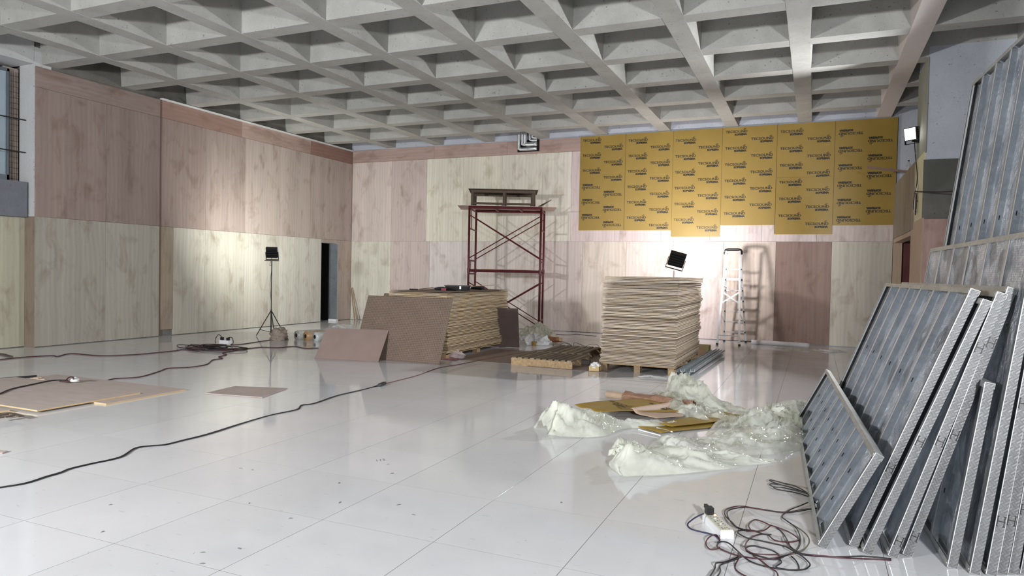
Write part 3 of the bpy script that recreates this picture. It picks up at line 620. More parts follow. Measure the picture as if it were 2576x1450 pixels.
MB().tube(spline([BH+V((.06, .05, -.1)), (1.57, 14.1, 3.8), (1.6, 14.0, 3.4), (1.58, 13.95, 3.1), (1.6, 13.9, 2.95)], 6), .008, 5).build('cable', CORDK, t)
for k in range(3):
    an = k*2.1; tag(MB().tube(spline([(1.6, 13.9, 3.25), (1.57, 13.9+.1*math.cos(an), 3.1), (1.56, 13.9+.16*math.sin(an+1), 2.85-.06*k), (1.58, 13.85, 2.8), (1.59, 13.88, 3.1)], 6), .007, 5).build('hanging_wire', [CORDK, WHITE, CORD][k]), ['black', 'white', 'brown'][k]+' looped wire hanging on the pier below the lit lamp', 'wire', 'wires on the pier')
tag(MB().tube(spline([(1.57, 13.8, 3.12), (1.56, 13.15, 3.04), (1.85, 12.6, 2.97), (2.3, 11.5, 2.9)], 6), .012, 6).build('slack_cable', CORDK), 'black cable running from the pier behind the tall steel panels', 'cable')
# bottle and batten on the partition
bo = thing('plastic_bottle', 'clear plastic drinking bottle on top of the partition wall', 'bottle', (1.69, 16.2, 3.72))
m = MB().tube([(1.69, 16.2, 3.72+z) for z in (.0, .02, .1, .16, .21, .25, .28)], [.036, .042, .042, .040, .040, .02, .014], 12); m.build('body', m_film('clear_bottle', (.85, .88, .9, 1), .75), bo, smooth=True); MB().cyl((1.69, 16.2, 4.0), (1.69, 16.2, 4.025), .017, 10).build('cap', BLACK, bo)
tag(MB().bar((1.72, 16.0, 3.75), (.95, 16.3, 3.93), .04, .05).build('timber_batten', plain('reddish_batten', srgb(124, 98, 88), .7)), 'short reddish batten poking out over the partition top', 'batten')

# ================================================================= STEEL FRAME PANELS (leaning at right)
dirY = V((-.053, 1, 0)).normalized(); dirX = V((dirY.y, -dirY.x, 0))
def glyph_H(m, cx, cz, sx=.016, sz=.027, y=-.0012):
    for s_ in (-1, 1):
        m.box((cx+s_*sx, y, cz), (.005, .001, sz*2)); 
        for e in (-1, 1): m.box((cx+s_*sx, y, cz+e*sz), (.012, .001, .004))
    m.box((cx, y, cz), (sx*2, .001, .005))
def frame_panel(label, bx_, by_, ang, Ht, L, nst, foil_gap, marks=(), foil_front=False, th=.046):
    """local frame: x = panel thickness (front face x=0 looking left), y along the length, z up the slope"""
    a = math.radians(ang); zup = dirX*math.cos(a)+V((0, 0, math.sin(a))); xn = dirX*math.sin(a)-V((0, 0, math.cos(a)))
    M = Matrix(((xn.x, dirY.x, zup.x, bx_), (xn.y, dirY.y, zup.y, by_), (xn.z, dirY.z, zup.z, math.cos(a)*th+.001), (0, 0, 0, 1)))
    t = thing('steel_frame_panel', label, 'steel frame', mw=M, group='leaning steel frames'); t['_loc'] = 1
    def C_stud(y, w=.04, flip=1):
        m = MB(); m.bx((0, y-.0008, 0), (th, y+.0008, Ht)); m.bx((0, min(y, y+flip*w), 0), (.0016, max(y, y+flip*w), Ht)); m.bx((th-.0016, min(y, y+flip*w), 0), (th, max(y, y+flip*w), Ht))
        m.bx((th-.012, y+flip*w-.001, 0), (th, y+flip*w+.001, Ht)); return m
    for k in range(nst+1):
        y = L*k/nst; C_stud(y, flip=-1 if k == nst else 1).build('stud' if 0 < k < nst else 'end_stud', EMB if k in (0, nst) else STEEL, t, local=True)
        ye = y+(-.04 if k == nst else .04)
        MB().bx((-.0015, y-.003, .002), (.002, y+.003, Ht-.002)).build('stud_edge', LIP, t, local=True); MB().bx((0, ye-.001, .002), (.012, ye+.001, Ht-.002)).build('stud_lip', LIP, t, local=True)
    for z0, s_ in ((0, 1), (Ht, -1)):
        m = MB(); m.bx((-.002, -.003, min(z0, z0+s_*.0016)), (th+.002, L+.003, max(z0, z0+s_*.0016)))
        m.bx((-.0025, -.003, min(z0, z0+s_*.032)), (-.001, L+.003, max(z0, z0+s_*.032))); m.bx((th+.001, -.003, min(z0, z0+s_*.032)), (th+.0025, L+.003, max(z0, z0+s_*.032)))
        for k in range(nst+1):
            m.cyl((-.006, L*k/nst+(.012 if k < nst else -.012), z0+s_*.016), (-.0025, L*k/nst+(.012 if k < nst else -.012), z0+s_*.016), .006, 6)
        m.build('top_track' if s_ < 0 else 'bottom_track', TRACK, t, local=True)
    xf = .004 if foil_front else th-.006; m = MB(); ny, nz = int(L*14), int(Ht*14)
    m.grid([(xf+.006*noise.noise(V((y*5, z*5, bx_*40)))*(1 if not foil_front else .5), y, z) for y in [.004+(L-.008)*i/(ny-1) for i in range(ny)] for z in [.03+(Ht-.06)*j/(nz-1) for j in range(nz)]], ny, nz)
    m.build('foil_backing', FOIL, t, local=True, smooth=True)
    if marks:
        for z in marks:
            m = MB(); glyph_H(m, th/2, z); m.build('stencilled_letter', INK, t, local=True)
    # web slots
    m = MB()
    for k in range(1, nst):
        for z in (Ht*.3, Ht*.62): m.box((.02, L*k/nst-.002, z), (.004, .004, .03))
    stuff(m.build('service_slots', DARK, t, local=True)); return t
frame_panel('short steel frame lowest and foremost of the leaning group, foil showing', .063, 4.452, 63.5, .645, 3.86, 9, 0, foil_front=False)
frame_panel('long steel frame behind the short one, open studs facing the hall', .233, 4.55, 69.6, 1.64, 3.1, 7, 0, (.52,))
frame_panel('steel frame close behind the open-studded one, brown plain end stud', .30, 4.47, 69.7, 1.58, 2.9, 7, 0, (.72,))
frame_panel('steel frame third behind the open-studded one, letter near its foot', .43, 4.48, 72.4, 1.60, 3.0, 7, 0, (.10, .72, 1.28))
frame_panel('steel frame fourth behind the open-studded one, white tag by its letter', .511, 4.545, 73.4, 1.62, 3.3, 8, 0, (.12, .75, 1.30))
frame_panel('short upright steel frame between the taller leaning frames', .72, 4.47, 82.0, 1.05, 2.6, 6, 0)
frame_panel('foil-faced steel frame with pale top rail behind the low frames', .818, 4.43, 82.4, 1.88, 2.62, 6, 0, (), True)
frame_panel('tallest steel frame with open studs rising behind the foil-faced one', .897, 4.455, 83.0, 3.27, 2.42, 7, 0, (.30, .95))
frame_panel('steel frame behind the tallest one near the right edge', .955, 4.50, 83.2, 3.05, 2.2, 6, 0, (.30,))
frame_panel('rearmost steel frame at the right edge of the photo', 1.012, 4.53, 83.2, 3.0, 2.2, 6, 0, (.36,))
frame_panel('last steel frame against the stub wall beyond the right edge', 1.072, 4.55, 83.2, 3.0, 2.2, 6, 0)

# ================================================================= FLOOR BOARDS AT LEFT
def flat(name, label, pts, z, th, mat, cat='board', col=None):
    m = MB(); n = len(pts); b = [V((p[0], p[1], z)) for p in pts]; tpp = [V((p[0], p[1], z+th)) for p in pts]
    m.add(b+tpp, [tuple(range(n))[::-1], tuple(range(n, 2*n))]+[(i, (i+1) % n, (i+1) % n+n, i+n) for i in range(n)])
    return tag(m.build(name, mat, None, col=col), label, cat)
BRD = plain('ply_top_greyed', srgb(184, 170, 162), .7, 0, .12, 4, (1, 6, 1))
def two(name, label, x0, x1, y0, y1, z, th, rot=0):
    c = V(((x0+x1)/2, (y0+y1)/2, z)); t = thing(name, label, 'board', c, (0, 0, rot)); t['_loc'] = 1; a, b = (x1-x0)/2, (y1-y0)/2
    MB().bx((-a, -b, 0), (a, b, th-.002)).build('core', EDGE, t, local=True, col=srgb(204, 174, 130)); MB().bx((-a, -b, th-.002), (a, b, th)).build('face', BRD, t, local=True)
two('plywood_sheet', 'bottom plywood sheet lying on the floor at left, its far end showing', -9.75, -7.27, 5.3, 6.40, .001, .016, .01)
two('plywood_sheet', 'upper plywood sheet lying on the floor at left with pale edge', -9.95, -7.46, 4.68, 5.90, .018, .016, .0)
two('plywood_sheet', 'plywood sheet cut off by the left edge of the photo', -10.3, -7.72, 4.2, 4.62, .018, .018, -.05)
q = [G(515, 992), G(660, 1002), G(723, 979), G(590, 974)]
flat('hardboard_offcut', 'small brown board lying alone on the tiles by the long cable', q, .002, .01, plain('offcut_face', srgb(176, 160, 153), .65))
flat('hardboard_offcut', 'tiny brown offcut at the left edge of the tiles', [G(-30, 1134), G(18, 1138), (G(6, 1143)), G(-30, 1146)], .002, .012, BRD)
tag(MB().bar(G(-20, 956, .02), G(92, 947, .02), .03, .03).build('dark_bar', BLACK), 'thin black bar lying on the floor at far left', 'bar')
for k, (a, b) in enumerate(((92, 953), (100, 951), (108, 955))): tag(MB().bar(G(a-14, b+1, .012), G(a+6, b, .02), .03, .02).build('wood_scrap', TIMBER), 'small wood scrap at the end of the black bar', 'scrap', 'wood scraps at far left')
for k, (a, b, c_, d_) in enumerate(((-5, 1046, 30, 1040), (10, 1050, 45, 1044), (30, 1041, 54, 1048), (-8, 1052, 28, 1047))): tag(MB().bar(G(a, b, .05), G(c_, d_, .045), .05, .012).build('veneer_strip', WD), 'splintered dark veneer strip lying at the left edge of the photo', 'scrap', 'veneer strips at left edge')
for k, (a, b, c_, d_) in enumerate(((-5, 890, 14, 893), (4, 891, 30, 898))): tag(MB().bar(G(a, b, .015), G(c_, d_, .012), .04, .02).build('wood_strip', WD), 'dark wood strip by the wall foot at far left', 'scrap', 'wood strips at far left wall')

# ================================================================= CABLES
def cable(label, pts, r=.009, mat=CORD, z=0, n=6, twin=False, wav=.0, name='power_cable', group=None):
    P = [G(p[0], p[1], (p[2] if len(p) > 2 else 0)+r) for p in pts]; Q = spline(P, n)
    if wav: Q = [p+V((wav*noise.noise(p*3.1), wav*noise.noise(p*3.3+V((7, 0, 0))), 0)) for p in Q]
    m = MB(); m.tube(Q, r, 6)
    if twin: m.tube([p+V((.012+.012*noise.noise(p*2.0), .014*noise.noise(p*1.7+V((3, 3, 0))), 0)) for p in Q], r*.8, 5)
    return tag(m.build(name, mat, None, smooth=True), label, 'cable', group)
cable('long dark twin cable running diagonally across the tiles', [(-20, 1230), (60, 1217), (115, 1200), (150, 1190), (175, 1180), (225, 1168), (300, 1151), (340, 1128), (380, 1122), (415, 1119), (460, 1108), (520, 1093), (600, 1068), (680, 1045), (745, 1031), (758, 1020), (790, 1015), (850, 995), (915, 980), (960, 968)], .0055, CORDK, 0, 8, True)
cable('thin brown cable continuing from the long one toward the pallets', [(960, 968), (1000, 958), (1050, 945), (1100, 927), (1150, 918), (1200, 908), (1260, 897), (1340, 884), (1420, 872)], .006, plain('tan_cord', srgb(120, 82, 70), .6), 0, 8)
tag(MB().bar(G(954, 970, .02), G(968, 964, .02), .045, .035).build('cable_joint', BLACK), 'black taped joint on the long cable', 'cable joint')
cable('brown cable wandering along the foot of the left wall', [(-20, 907), (0, 905), (60, 899), (130, 895), (145, 897), (180, 890), (250, 895), (330, 893), (390, 888), (440, 883), (460, 880), (500, 884)], .009, CORD, 0, 8)
cable('black cable from the left edge ending at a white socket', [(-20, 995, .036), (0, 991, .036), (30, 979, .036), (80, 968, .036), (130, 958, .036), (170, 957, .03)], .009, CORDK, 0, 8)
cable('brown cable from the white socket up to the coiled heap', [(196, 961), (240, 957), (262, 959), (290, 953), (350, 949), (400, 935), (418, 928), (440, 926), (480, 924), (520, 917), (535, 906), (560, 902), (550, 898), (570, 893), (560, 890)], .008, CORD, 0, 6)
tag(MB().tube(spline([G(172, 960, .04), G(168, 955, .05), G(176, 949, .12), G(184, 950, .12), G(183, 957, .05), G(174, 961, .04), G(150, 960, .045)], 8), .008, 6).build('cable_loop', CORD, smooth=True), 'small upright cable loop beside the white socket at left', 'cable')
def lump(name, label, c, rx, ry, rz, mat, cat, jit=.5, seed=1, nu=22, nv=14):
    m = MB().ball((0, 0, 0), rx, ry, rz, nu, nv, jit, seed); zmin = -rz*.55
    for p in m.v: p.z = max(p.z, zmin)
    m.v = [p+V(c)+V((0, 0, -zmin)) for p in m.v]; return tag(m.build(name, mat, smooth=True), label, cat)
lump('extension_socket', 'small white socket wrapped in tape on the left cable', G(189, 961, .034), .06, .05, .04, WHITE, 'socket', .4, 3, 10, 7)
# heap of cable on the floor mid left, with its socket box
c0 = G(535, 878)
for k in range(9):
    P = []; rx = .35+.25*random.random(); ry = .16+.14*random.random(); ox, oy = random.uniform(-.25, .3), random.uniform(-.12, .15); ph = random.random()*6; L_ = 2.0 if k % 3 else 1.2
    for i in range(22):
        a = ph+i/21*L_*PI; P.append(c0+V((ox+rx*math.cos(a)*(1+.1*math.sin(3*a)), oy+ry*math.sin(a), .012+.012*(k % 4)+.01*math.sin(2*a+k))))
    tag(MB().tube(spline(P, 3), .008, 5).build('cable_coil', [CORD, CORDK][k % 2], smooth=True), 'loop of dark cable in the heap near the tripod lamp', 'cable', 'loops of the mid-floor cable heap')
ps = thing('extension_socket', 'white extension socket box on top of the cable heap near the tripod lamp', 'socket', G(567, 868)); ps['_loc'] = 1
MB().box((0, 0, .06), (.24, .09, .07)).build('body', WHITE, ps, local=True); [MB().box((-.08+.16*k, -.01, .12), (.05, .05, .06)).build('plug', BLACK, ps, local=True) for k in (0, 1)]
MB().tube(spline([(-.08, -.01, .15), (-.16, -.03, .2), (-.22, -.05, .1), (-.2, -.06, .02)], 5), .008, 5).build('plug_lead', CORDK, ps, local=True); MB().tube(spline([(.08, -.01, .15), (.2, -.03, .16), (.26, -.05, .06), (.2, -.06, .02)], 5), .008, 5).build('plug_lead', CORDK, ps, local=True)
cable('cable from the socket box to the tripod lamp', [(580, 868), (610, 866), (650, 860), (684, 855)], .008, CORD, 0, 6)
cable('cable from the heap along the floor to the leaning boards', [(560, 888), (600, 881), (625, 877), (660, 874), (700, 875), (740, 872), (770, 877), (800, 876), (805, 880)], .008, CORD, 0, 6)
lump('sack', 'grey netted sack holding down the foot of the tripod lamp', G(702, 856), .20, .17, .17, plain('sack_mesh', srgb(150, 136, 124), .9, 0, .4, 25, bump=.6), 'sack', .6, 5)
cable('thin cable lying along the foot of the back wall', [(1395, 841), (1430, 843), (1450, 841), (1475, 844), (1500, 846)], .006, CORD, 0, 5)
for k, pts in enumerate(([(1392, 870), (1394, 859, .05), (1418, 861, .05), (1432, 866), (1436, 872)], [(1405, 871), (1415, 864, .05), (1432, 866, .04), (1440, 872)], [(1443, 871), (1446, 862, .07), (1462, 868), (1480, 874)], [(1470, 874), (1485, 867, .03), (1500, 867, .03), (1507, 872)])): cable('springy loose wire behind the empty pallets', pts, .005, CORDK, 0, 6, group='wires behind the pallets')

# foreground coil of cable and the power strip (traced in the local crop 1700..2180 x 1180..1450)
def cr(L): return [(1700+x*.18634, 1180+y*.18634, (z[0] if z else 0)) for x, y, *z in L]
fc = [
 ('brown cable loop sweeping round from under the steel frames', [(1910, 540), (1750, 545), (1500, 585), (1300, 570), (1100, 540), (900, 505), (750, 520), (655, 570), (680, 650), (760, 720), (830, 790), (940, 835), (1080, 845), (1200, 830), (1290, 765)], CORD),
 ('second dark cable loop sweeping beside the brown one', [(1900, 530), (1700, 565), (1480, 595), (1250, 560), (950, 520), (760, 545), (690, 590), (720, 680), (800, 770), (920, 820), (1050, 835), (1180, 880), (1290, 890)], CORDK),
 ('cable looping through the middle of the foreground coil', [(1290, 765), (1450, 820), (1560, 870), (1660, 950), (1600, 985), (1450, 985), (1330, 960), (1230, 890), (1080, 900), (980, 960), (935, 1040), (960, 1100), (1060, 1150), (1250, 1160), (1400, 1160)], CORD),
 ('cable curling round the lower edge of the foreground coil', [(1400, 1160), (1300, 1100), (1150, 1060), (1050, 1040), (960, 1060), (950, 1100), (1020, 1150), (1200, 1200), (1350, 1230), (1500, 1170), (1620, 1110), (1680, 1000), (1670, 880), (1620, 790), (1500, 700), (1440, 650), (1470, 600), (1560, 545), (1680, 500), (1790, 455)], CORDK),
 ('cable swinging out to the right of the foreground coil', [(1590, 760), (1700, 830), (1780, 910), (1795, 1000), (1730, 1090), (1650, 1130), (1500, 1170)], plain('olive_cord', srgb(92, 84, 66), .6)),
 ('red-brown cable running to the right under the steel frames', [(1490, 930), (1510, 1010), (1580, 1080), (1680, 1140), (1850, 1165), (2050, 1185), (2300, 1205), (2560, 1215), (2900, 1235)], CORD),
 ('second cable running to the right under the steel frames', [(1350, 780), (1440, 860), (1500, 950), (1560, 1060), (1700, 1150), (1900, 1180), (2200, 1190), (2550, 1180), (2900, 1215)], CORDK),
 ('cable crossing the coil toward the bottom right', [(560, 1000), (640, 985), (720, 1010), (820, 1100), (930, 1200), (1050, 1270), (1250, 1330), (1450, 1360), (1600, 1370), (1740, 1360), (1810, 1300), (1760, 1230), (1660, 1150), (1520, 1070), (1450, 1040), (1330, 1010), (1100, 960), (960, 930), (850, 870), (860, 835), (950, 830)], CORDK),
 ('thin wires sweeping from the coil to the bottom edge', [(840, 1140), (850, 1200), (800, 1300), (810, 1360), (880, 1420), (960, 1460), (1000, 1480)], CORD),
 ('dark cable dropping from the coil to the bottom edge', [(1050, 1180), (1150, 1240), (1280, 1340), (1370, 1400), (1400, 1480)], CORD),
 ('frayed cable end reaching the bottom edge left of the coil', [(870, 1180), (760, 1220), (640, 1260), (540, 1275), (525, 1340), (500, 1390), (450, 1460), (430, 1490)], CORDK),
 ('second frayed cable end reaching the bottom edge', [(880, 1190), (780, 1235), (640, 1280), (590, 1310), (600, 1370), (580, 1420), (530, 1480)], CORDK),
 ('twin cable bundle below the white power strip', [(590, 990), (560, 1040), (600, 1080), (760, 1150), (880, 1180), (1040, 1210), (1200, 1225), (1350, 1210), (1500, 1165), (1580, 1140)], CORD),
 ('cable loop at the left of the coil below the strip', [(600, 960), (560, 900), (500, 900), (440, 940), (410, 1000), (430, 1060), (480, 1090), (560, 1080), (590, 1060)], CORD),
 ('thin cable loop at the top of the coil', [(1290, 770), (1180, 720), (1080, 690), (1010, 720), (985, 770), (1010, 820)], CORD),
 ('cable ending with knotted tail at the coil bottom', [(1400, 1160), (1410, 1220), (1430, 1270), (1360, 1330), (1480, 1360), (1640, 1370), (1660, 1320), (1620, 1240), (1560, 1180)], CORDK),
 ('upper thin cable bight lying before the steel frames', [(1900, 470), (1820, 380), (1740, 300), (1600, 230), (1480, 200), (1350, 165), (1270, 150), (1280, 170), (1420, 215), (1600, 265), (1780, 330)], CORDK),
 ('lower thin cable bight lying before the steel frames', [(1780, 340), (1600, 290), (1450, 255), (1330, 245), (1265, 215), (1300, 200), (1380, 215)], CORDK),
 ('short loose cable below the bights before the steel frames', [(1785, 372), (1650, 330), (1500, 300), (1380, 280), (1320, 255)], CORDK)]
for k, (lab, pts, mt) in enumerate(fc): cable(lab, [(x, y, .012*((k+int(i*.6)) % 3)) for i, (x, y, z) in enumerate(cr(pts))], .0042, mt, 0, 7, wav=.006)
st = thing('power_strip', 'white extension power strip with black plug beside the foreground cables', 'power strip', (0, 0, 0)); st['_loc'] = 1
A1 = G(1700+420*.18634, 1180+760*.18634); A2 = G(1700+600*.18634, 1180+945*.18634); B2 = G(1700+760*.18634, 1180+940*.18634)
dl = (A2-A1).normalized(); ds_ = V((-dl.y, dl.x, 0)); Ls = .31; wS = .085; hS = .052
st.matrix_world = Matrix(((ds_.x, dl.x, 0, A2.x), (ds_.y, dl.y, 0, A2.y), (0, 0, 1, 0), (0, 0, 0, 1)))
MB().bx((0, -Ls, 0), (wS, 0, hS-.008)).build('body', WHITE, st, local=True); MB().bx((.004, -Ls+.004, hS-.008), (wS-.004, -.004, hS)).build('lid', plain('ivory_plastic', srgb(206, 204, 188), .4), st, local=True)
m = MB()
for k in range(4):
    for a, b, sx_, sy_ in ((.022, -.02, .010, .005), (.062, -.02, .010, .005), (.042, -.035, .005, .012), (.025, -.045, .006, .006), (.058, -.045, .006, .006)): m.box((a, b-.062*k, hS), (sx_, sy_, .0015))
m.build('sockets', BLACK, st, local=True)
for k in range(2): MB().cyl((.042, -.10-.1*k, hS), (.042, -.10-.1*k, hS+.004), .007, 8).build('rocker_switch', WHITE, st, local=True)
MB().box((.062, -.255, hS+.002), (.012, .012, .005)).build('neon', emis('orange_neon', (1, .35, .2, 1), 4), st, local=True)
m = MB(); m.box((.035, -.285, hS+.022), (.045, .05, .045)); m.box((.03, -.325, hS+.035), (.022, .035, .022)); pl = m.build('plug', BLACK, st, local=True)
cable('blue-black lead looping from the plug of the white power strip', [(1700+380*.18634, 1180+605*.18634, .07), (1700+300*.18634, 1180+640*.18634, .05), (1700+220*.18634, 1180+690*.18634, .03), (1700+160*.18634, 1180+750*.18634, .01), (1700+200*.18634, 1180+810*.18634), (1700+330*.18634, 1180+850*.18634), (1700+480*.18634, 1180+885*.18634), (1700+570*.18634, 1180+930*.18634), (1700+600*.18634, 1180+990*.18634)], .0045, plain('navy_cord', srgb(28, 28, 62), .5), 0, 7)

# ================================================================= PLASTIC FILM AND MEMBRANE PIECES (foreground)
def film(name, label, spine, mat, seed, nu=90, nv=34, cat='plastic sheet', fold=1., zmin=.004):
    """spine: (px, py, half width m, height m) on the floor; a crumpled length of film lying along it"""
    P = spline([V((G(a, b).x, G(a, b).y, 0)) for a, b, c, d in spine], 12); W = spline([V((c, d, 0)) for a, b, c, d in spine], 12); n = len(P); pts = []; slen = sum((P[i+1]-P[i]).length for i in range(n-1))
    for i in range(nu):
        s = i/(nu-1)*(n-1); k = min(int(s), n-2); t = s-k; p = P[k].lerp(P[k+1], t); wh = W[k].lerp(W[k+1], t); tg = (P[k+1]-P[k]).normalized(); nr = V((-tg.y, tg.x, 0)); uu = i/(nu-1)
        for j in range(nv):
            v = -1+2*j/(nv-1); q = V((s/(n-1)*slen*1.5+v*.35+seed*5.1, v*wh.x*3.4+.4*noise.noise(V((s*.15, seed, 2))), seed))
            n1 = noise.noise(q*.9); r1 = 1-abs(noise.noise(q*1.7+V((3, 1, 8))))*2; r2 = 1-abs(noise.noise(q*4.1+V((1, 7, 2))))*2; r3 = 1-abs(noise.noise(q*9+V((5, 2, 4))))*2
            env = max(0, 1-abs(v)**2.2)
            f1 = noise.voronoi(q*2.3+V((0, 0, 4)))[0]; f2 = noise.voronoi(q*5.2+V((2, 9, 4)))[0]
            c1 = max(0, 1-(f1[1]-f1[0])/.28); c2 = max(0, 1-(f2[1]-f2[0])/.3)
            z = wh.y*(env*(.30+.45*n1+.30*r1*fold)+(.26*c1+.11*c2)*fold*(.12+env)+.10*(f1[0]-.3)*env)
            off = v*wh.x*(1+.25*noise.noise(V((p.x*3, p.y*3, seed+(1 if v > 0 else 9)))))
            a = p+nr*off+tg*(wh.x*.35*noise.noise(V((v*3, seed*2, p.x*2))))
            pts.append(V((a.x, a.y, max(zmin+.003*(1+noise.noise(q*6)), z))))
    m = MB().grid(pts, nu, nv); o = m.build(name, mat, None, smooth=True); return tag(o, label, cat)
# yellow membrane pieces and kraft sheet beneath
def sag_sheet(name, label, px4, mat, z, amp, cat, seed, lift=None, logos=0, nu=26, nv=14, th=.006):
    q = [G(*p) for p in px4]; m = MB(); pts = []
    for i in range(nu):
        for j in range(nv):
            u, v = i/(nu-1), j/(nv-1); p = q[0].lerp(q[1], u).lerp(q[3].lerp(q[2], u), v); zz_ = z+amp*(.5+.5*noise.noise(V((u*2.2+seed, v*2.2, seed))))
            if lift: zz_ += lift(u, v)
            pts.append(V((p.x, p.y, zz_)))
    m.grid(pts, nu, nv); nn = nu*nv; m.v += [p-V((0, 0, th)) for p in m.v[:nn]]; m.f += [tuple(reversed([i+nn for i in f])) for f in m.f[:]]
    rim = [i*nv for i in range(nu)]+[(nu-1)*nv+j for j in range(1, nv)]+[i*nv+nv-1 for i in range(nu-2, -1, -1)]+[j for j in range(nv-2, 0, -1)]
    for k in range(len(rim)): a, b = rim[k], rim[(k+1) % len(rim)]; m.f.append((a, b, b+nn, a+nn))
    t = thing(name, label, cat, V((q[0].x, q[0].y, 0))); m.build('sheet', mat, t, smooth=True)
    if logos:
        ax = (q[1]-q[0]).normalized(); ay = V((-ax.y, ax.x, 0))
        for (u, v) in logos:
            c = q[0].lerp(q[1], u).lerp(q[3].lerp(q[2], u), v); i, j = int(u*(nu-1)), int(v*(nv-1)); zc = max(pts[min(nu-1, i+a)*nv+min(nv-1, j+b)].z for a in (-3, 0, 3) for b in (-1, 0, 1) if i+a >= 0 and j+b >= 0)
            lm = MB(); logo_at(lm, lambda x, y: c+ax*x*.9+ay*y*.9+V((0, 0, zc-c.z+.002))); lm.build('printed_logo', INK, t)
    return t
sag_sheet('membrane_piece', 'yellow membrane piece with lettering lying under the plastic, left part', [(1446, 1033), (1500, 1052), (1740, 1050), (1690, 1008)], YEL, .045, .05, 'membrane sheet', 2, None, [(.38, .35), (.62, .72)])
sag_sheet('membrane_piece', 'yellow membrane piece with white edge lying in front, right part', [(1605, 1078), (1660, 1093), (1895, 1068), (1830, 1050)], YEL, .012, .015, 'membrane sheet', 5)
sag_sheet('membrane_piece', 'second layer of yellow membrane with white edge above the front one', [(1650, 1074), (1690, 1083), (1900, 1060), (1840, 1040)], YEL, .035, .015, 'membrane sheet', 7)
sag_sheet('kraft_flap', 'folded-over beige backing sheet lying on the yellow membrane', [(1585, 1050), (1650, 1064), (1720, 1060), (1700, 1030)], plain('beige_backing', srgb(190, 164, 144), .6), .045, .02, 'sheet', 9, lambda u, v: .05*math.exp(-((u-.05)/.12)**2))
for k, (a, b) in enumerate((((1448, 1036), (1500, 1055)), ((1606, 1081), (1662, 1096)), ((1652, 1077), (1692, 1087)))): tag(MB().bar(G(*a, .02), G(*b, .015), .012, .01).build('edge_strip', LAQ), ['left', 'front right', 'upper right'][k]+' white release strip on the edge of a yellow membrane piece', 'strip')
# cardboard tube with torn brown paper
tu = thing('cardboard_tube', 'cardboard tube with torn brown paper lying behind the plastic', 'tube', G(1600, 1005))
TA, TBp = G(1527, 992, .05), G(1745, 1024, .05); MB().tube([TA, TBp], .045, 16, False).build('tube', plain('tube_card', srgb(176, 152, 128), .7), tu, smooth=True); MB().tube([TA-V((0, 0, 0)), TBp], .038, 14, False).build('tube_bore', plain('tube_bore', srgb(90, 70, 56), .8), tu, smooth=True)
m = MB(); nu, nv = 30, 14; pts = []
dT = TBp-TA; nT = V((-dT.y, dT.x, 0)).normalized()
for i in range(nu):
    for j in range(nv):
        u = .22+.78*i/(nu-1); a = -.7+j/(nv-1)*4.4; r = .052+.05*abs(noise.noise(V((u*6, a, 3))))*(1+u); p = TA+dT*u+nT*math.cos(a)*r*-1.3; pts.append(V((p.x, p.y, max(.006, TA.z+math.sin(a)*r))))
m.grid(pts, nu, nv).build('torn_paper', KRAFT, tu)
film('plastic_film', 'crumpled pale polythene heap at the left of the yellow membrane', [(1365, 1085, .10, .12), (1395, 1080, .26, .26), (1440, 1085, .30, .24), (1480, 1085, .28, .22), (1510, 1080, .16, .16)], FILM, 3)
film('plastic_film', 'twisted polythene strip stretching right across the yellow membrane', [(1500, 1080, .20, .20), (1540, 1074, .16, .12), (1600, 1072, .13, .09), (1670, 1072, .10, .07), (1712, 1070, .07, .05)], FILM, 8, 80, 26)
film('plastic_film', 'polythene sheet crossing the membrane with its corner raised', [(1662, 995, .08, .08), (1695, 1015, .22, .14), (1735, 1042, .28, .14), (1780, 1055, .34, .16), (1840, 1063, .08, .05)], FILM, 12)
film('plastic_film', 'polythene sheet rising to a peak behind the tube', [(1692, 985, .10, .24), (1725, 1000, .24, .28), (1780, 1022, .22, .20), (1850, 1045, .18, .14), (1930, 1050, .20, .14), (1995, 1048, .22, .18)], FILM, 16, 110, 30)
film('plastic_film', 'clear crumpled polythene heap beside the foremost steel frame', [(1820, 1110, .18, .12), (1870, 1095, .34, .26), (1920, 1085, .42, .32), (1965, 1085, .38, .32), (2000, 1085, .2, .2)], FILMC, 21, 100, 44)
film('plastic_film', 'long polythene sheet lying foremost on the tiles', [(1540, 1168, .16, .16), (1570, 1170, .34, .26), (1640, 1175, .30, .18), (1720, 1172, .24, .14), (1800, 1165, .20, .11), (1880, 1163, .12, .07), (1950, 1163, .05, .03)], FILM, 27, 130, 36)
film('plastic_film', 'translucent polythene length between the foremost sheet and the heap', [(1640, 1140, .12, .08), (1700, 1135, .30, .16), (1780, 1128, .26, .12), (1860, 1128, .26, .16), (1950, 1120, .26, .16), (2003, 1105, .18, .12)], FILMC, 33, 120, 36)
film('plastic_film', 'small polythene corner showing behind the short steel frame', [(1960, 1040, .10, .08), (1995, 1030, .2, .16), (2030, 1030, .2, .14)], FILM, 39, 40, 24)

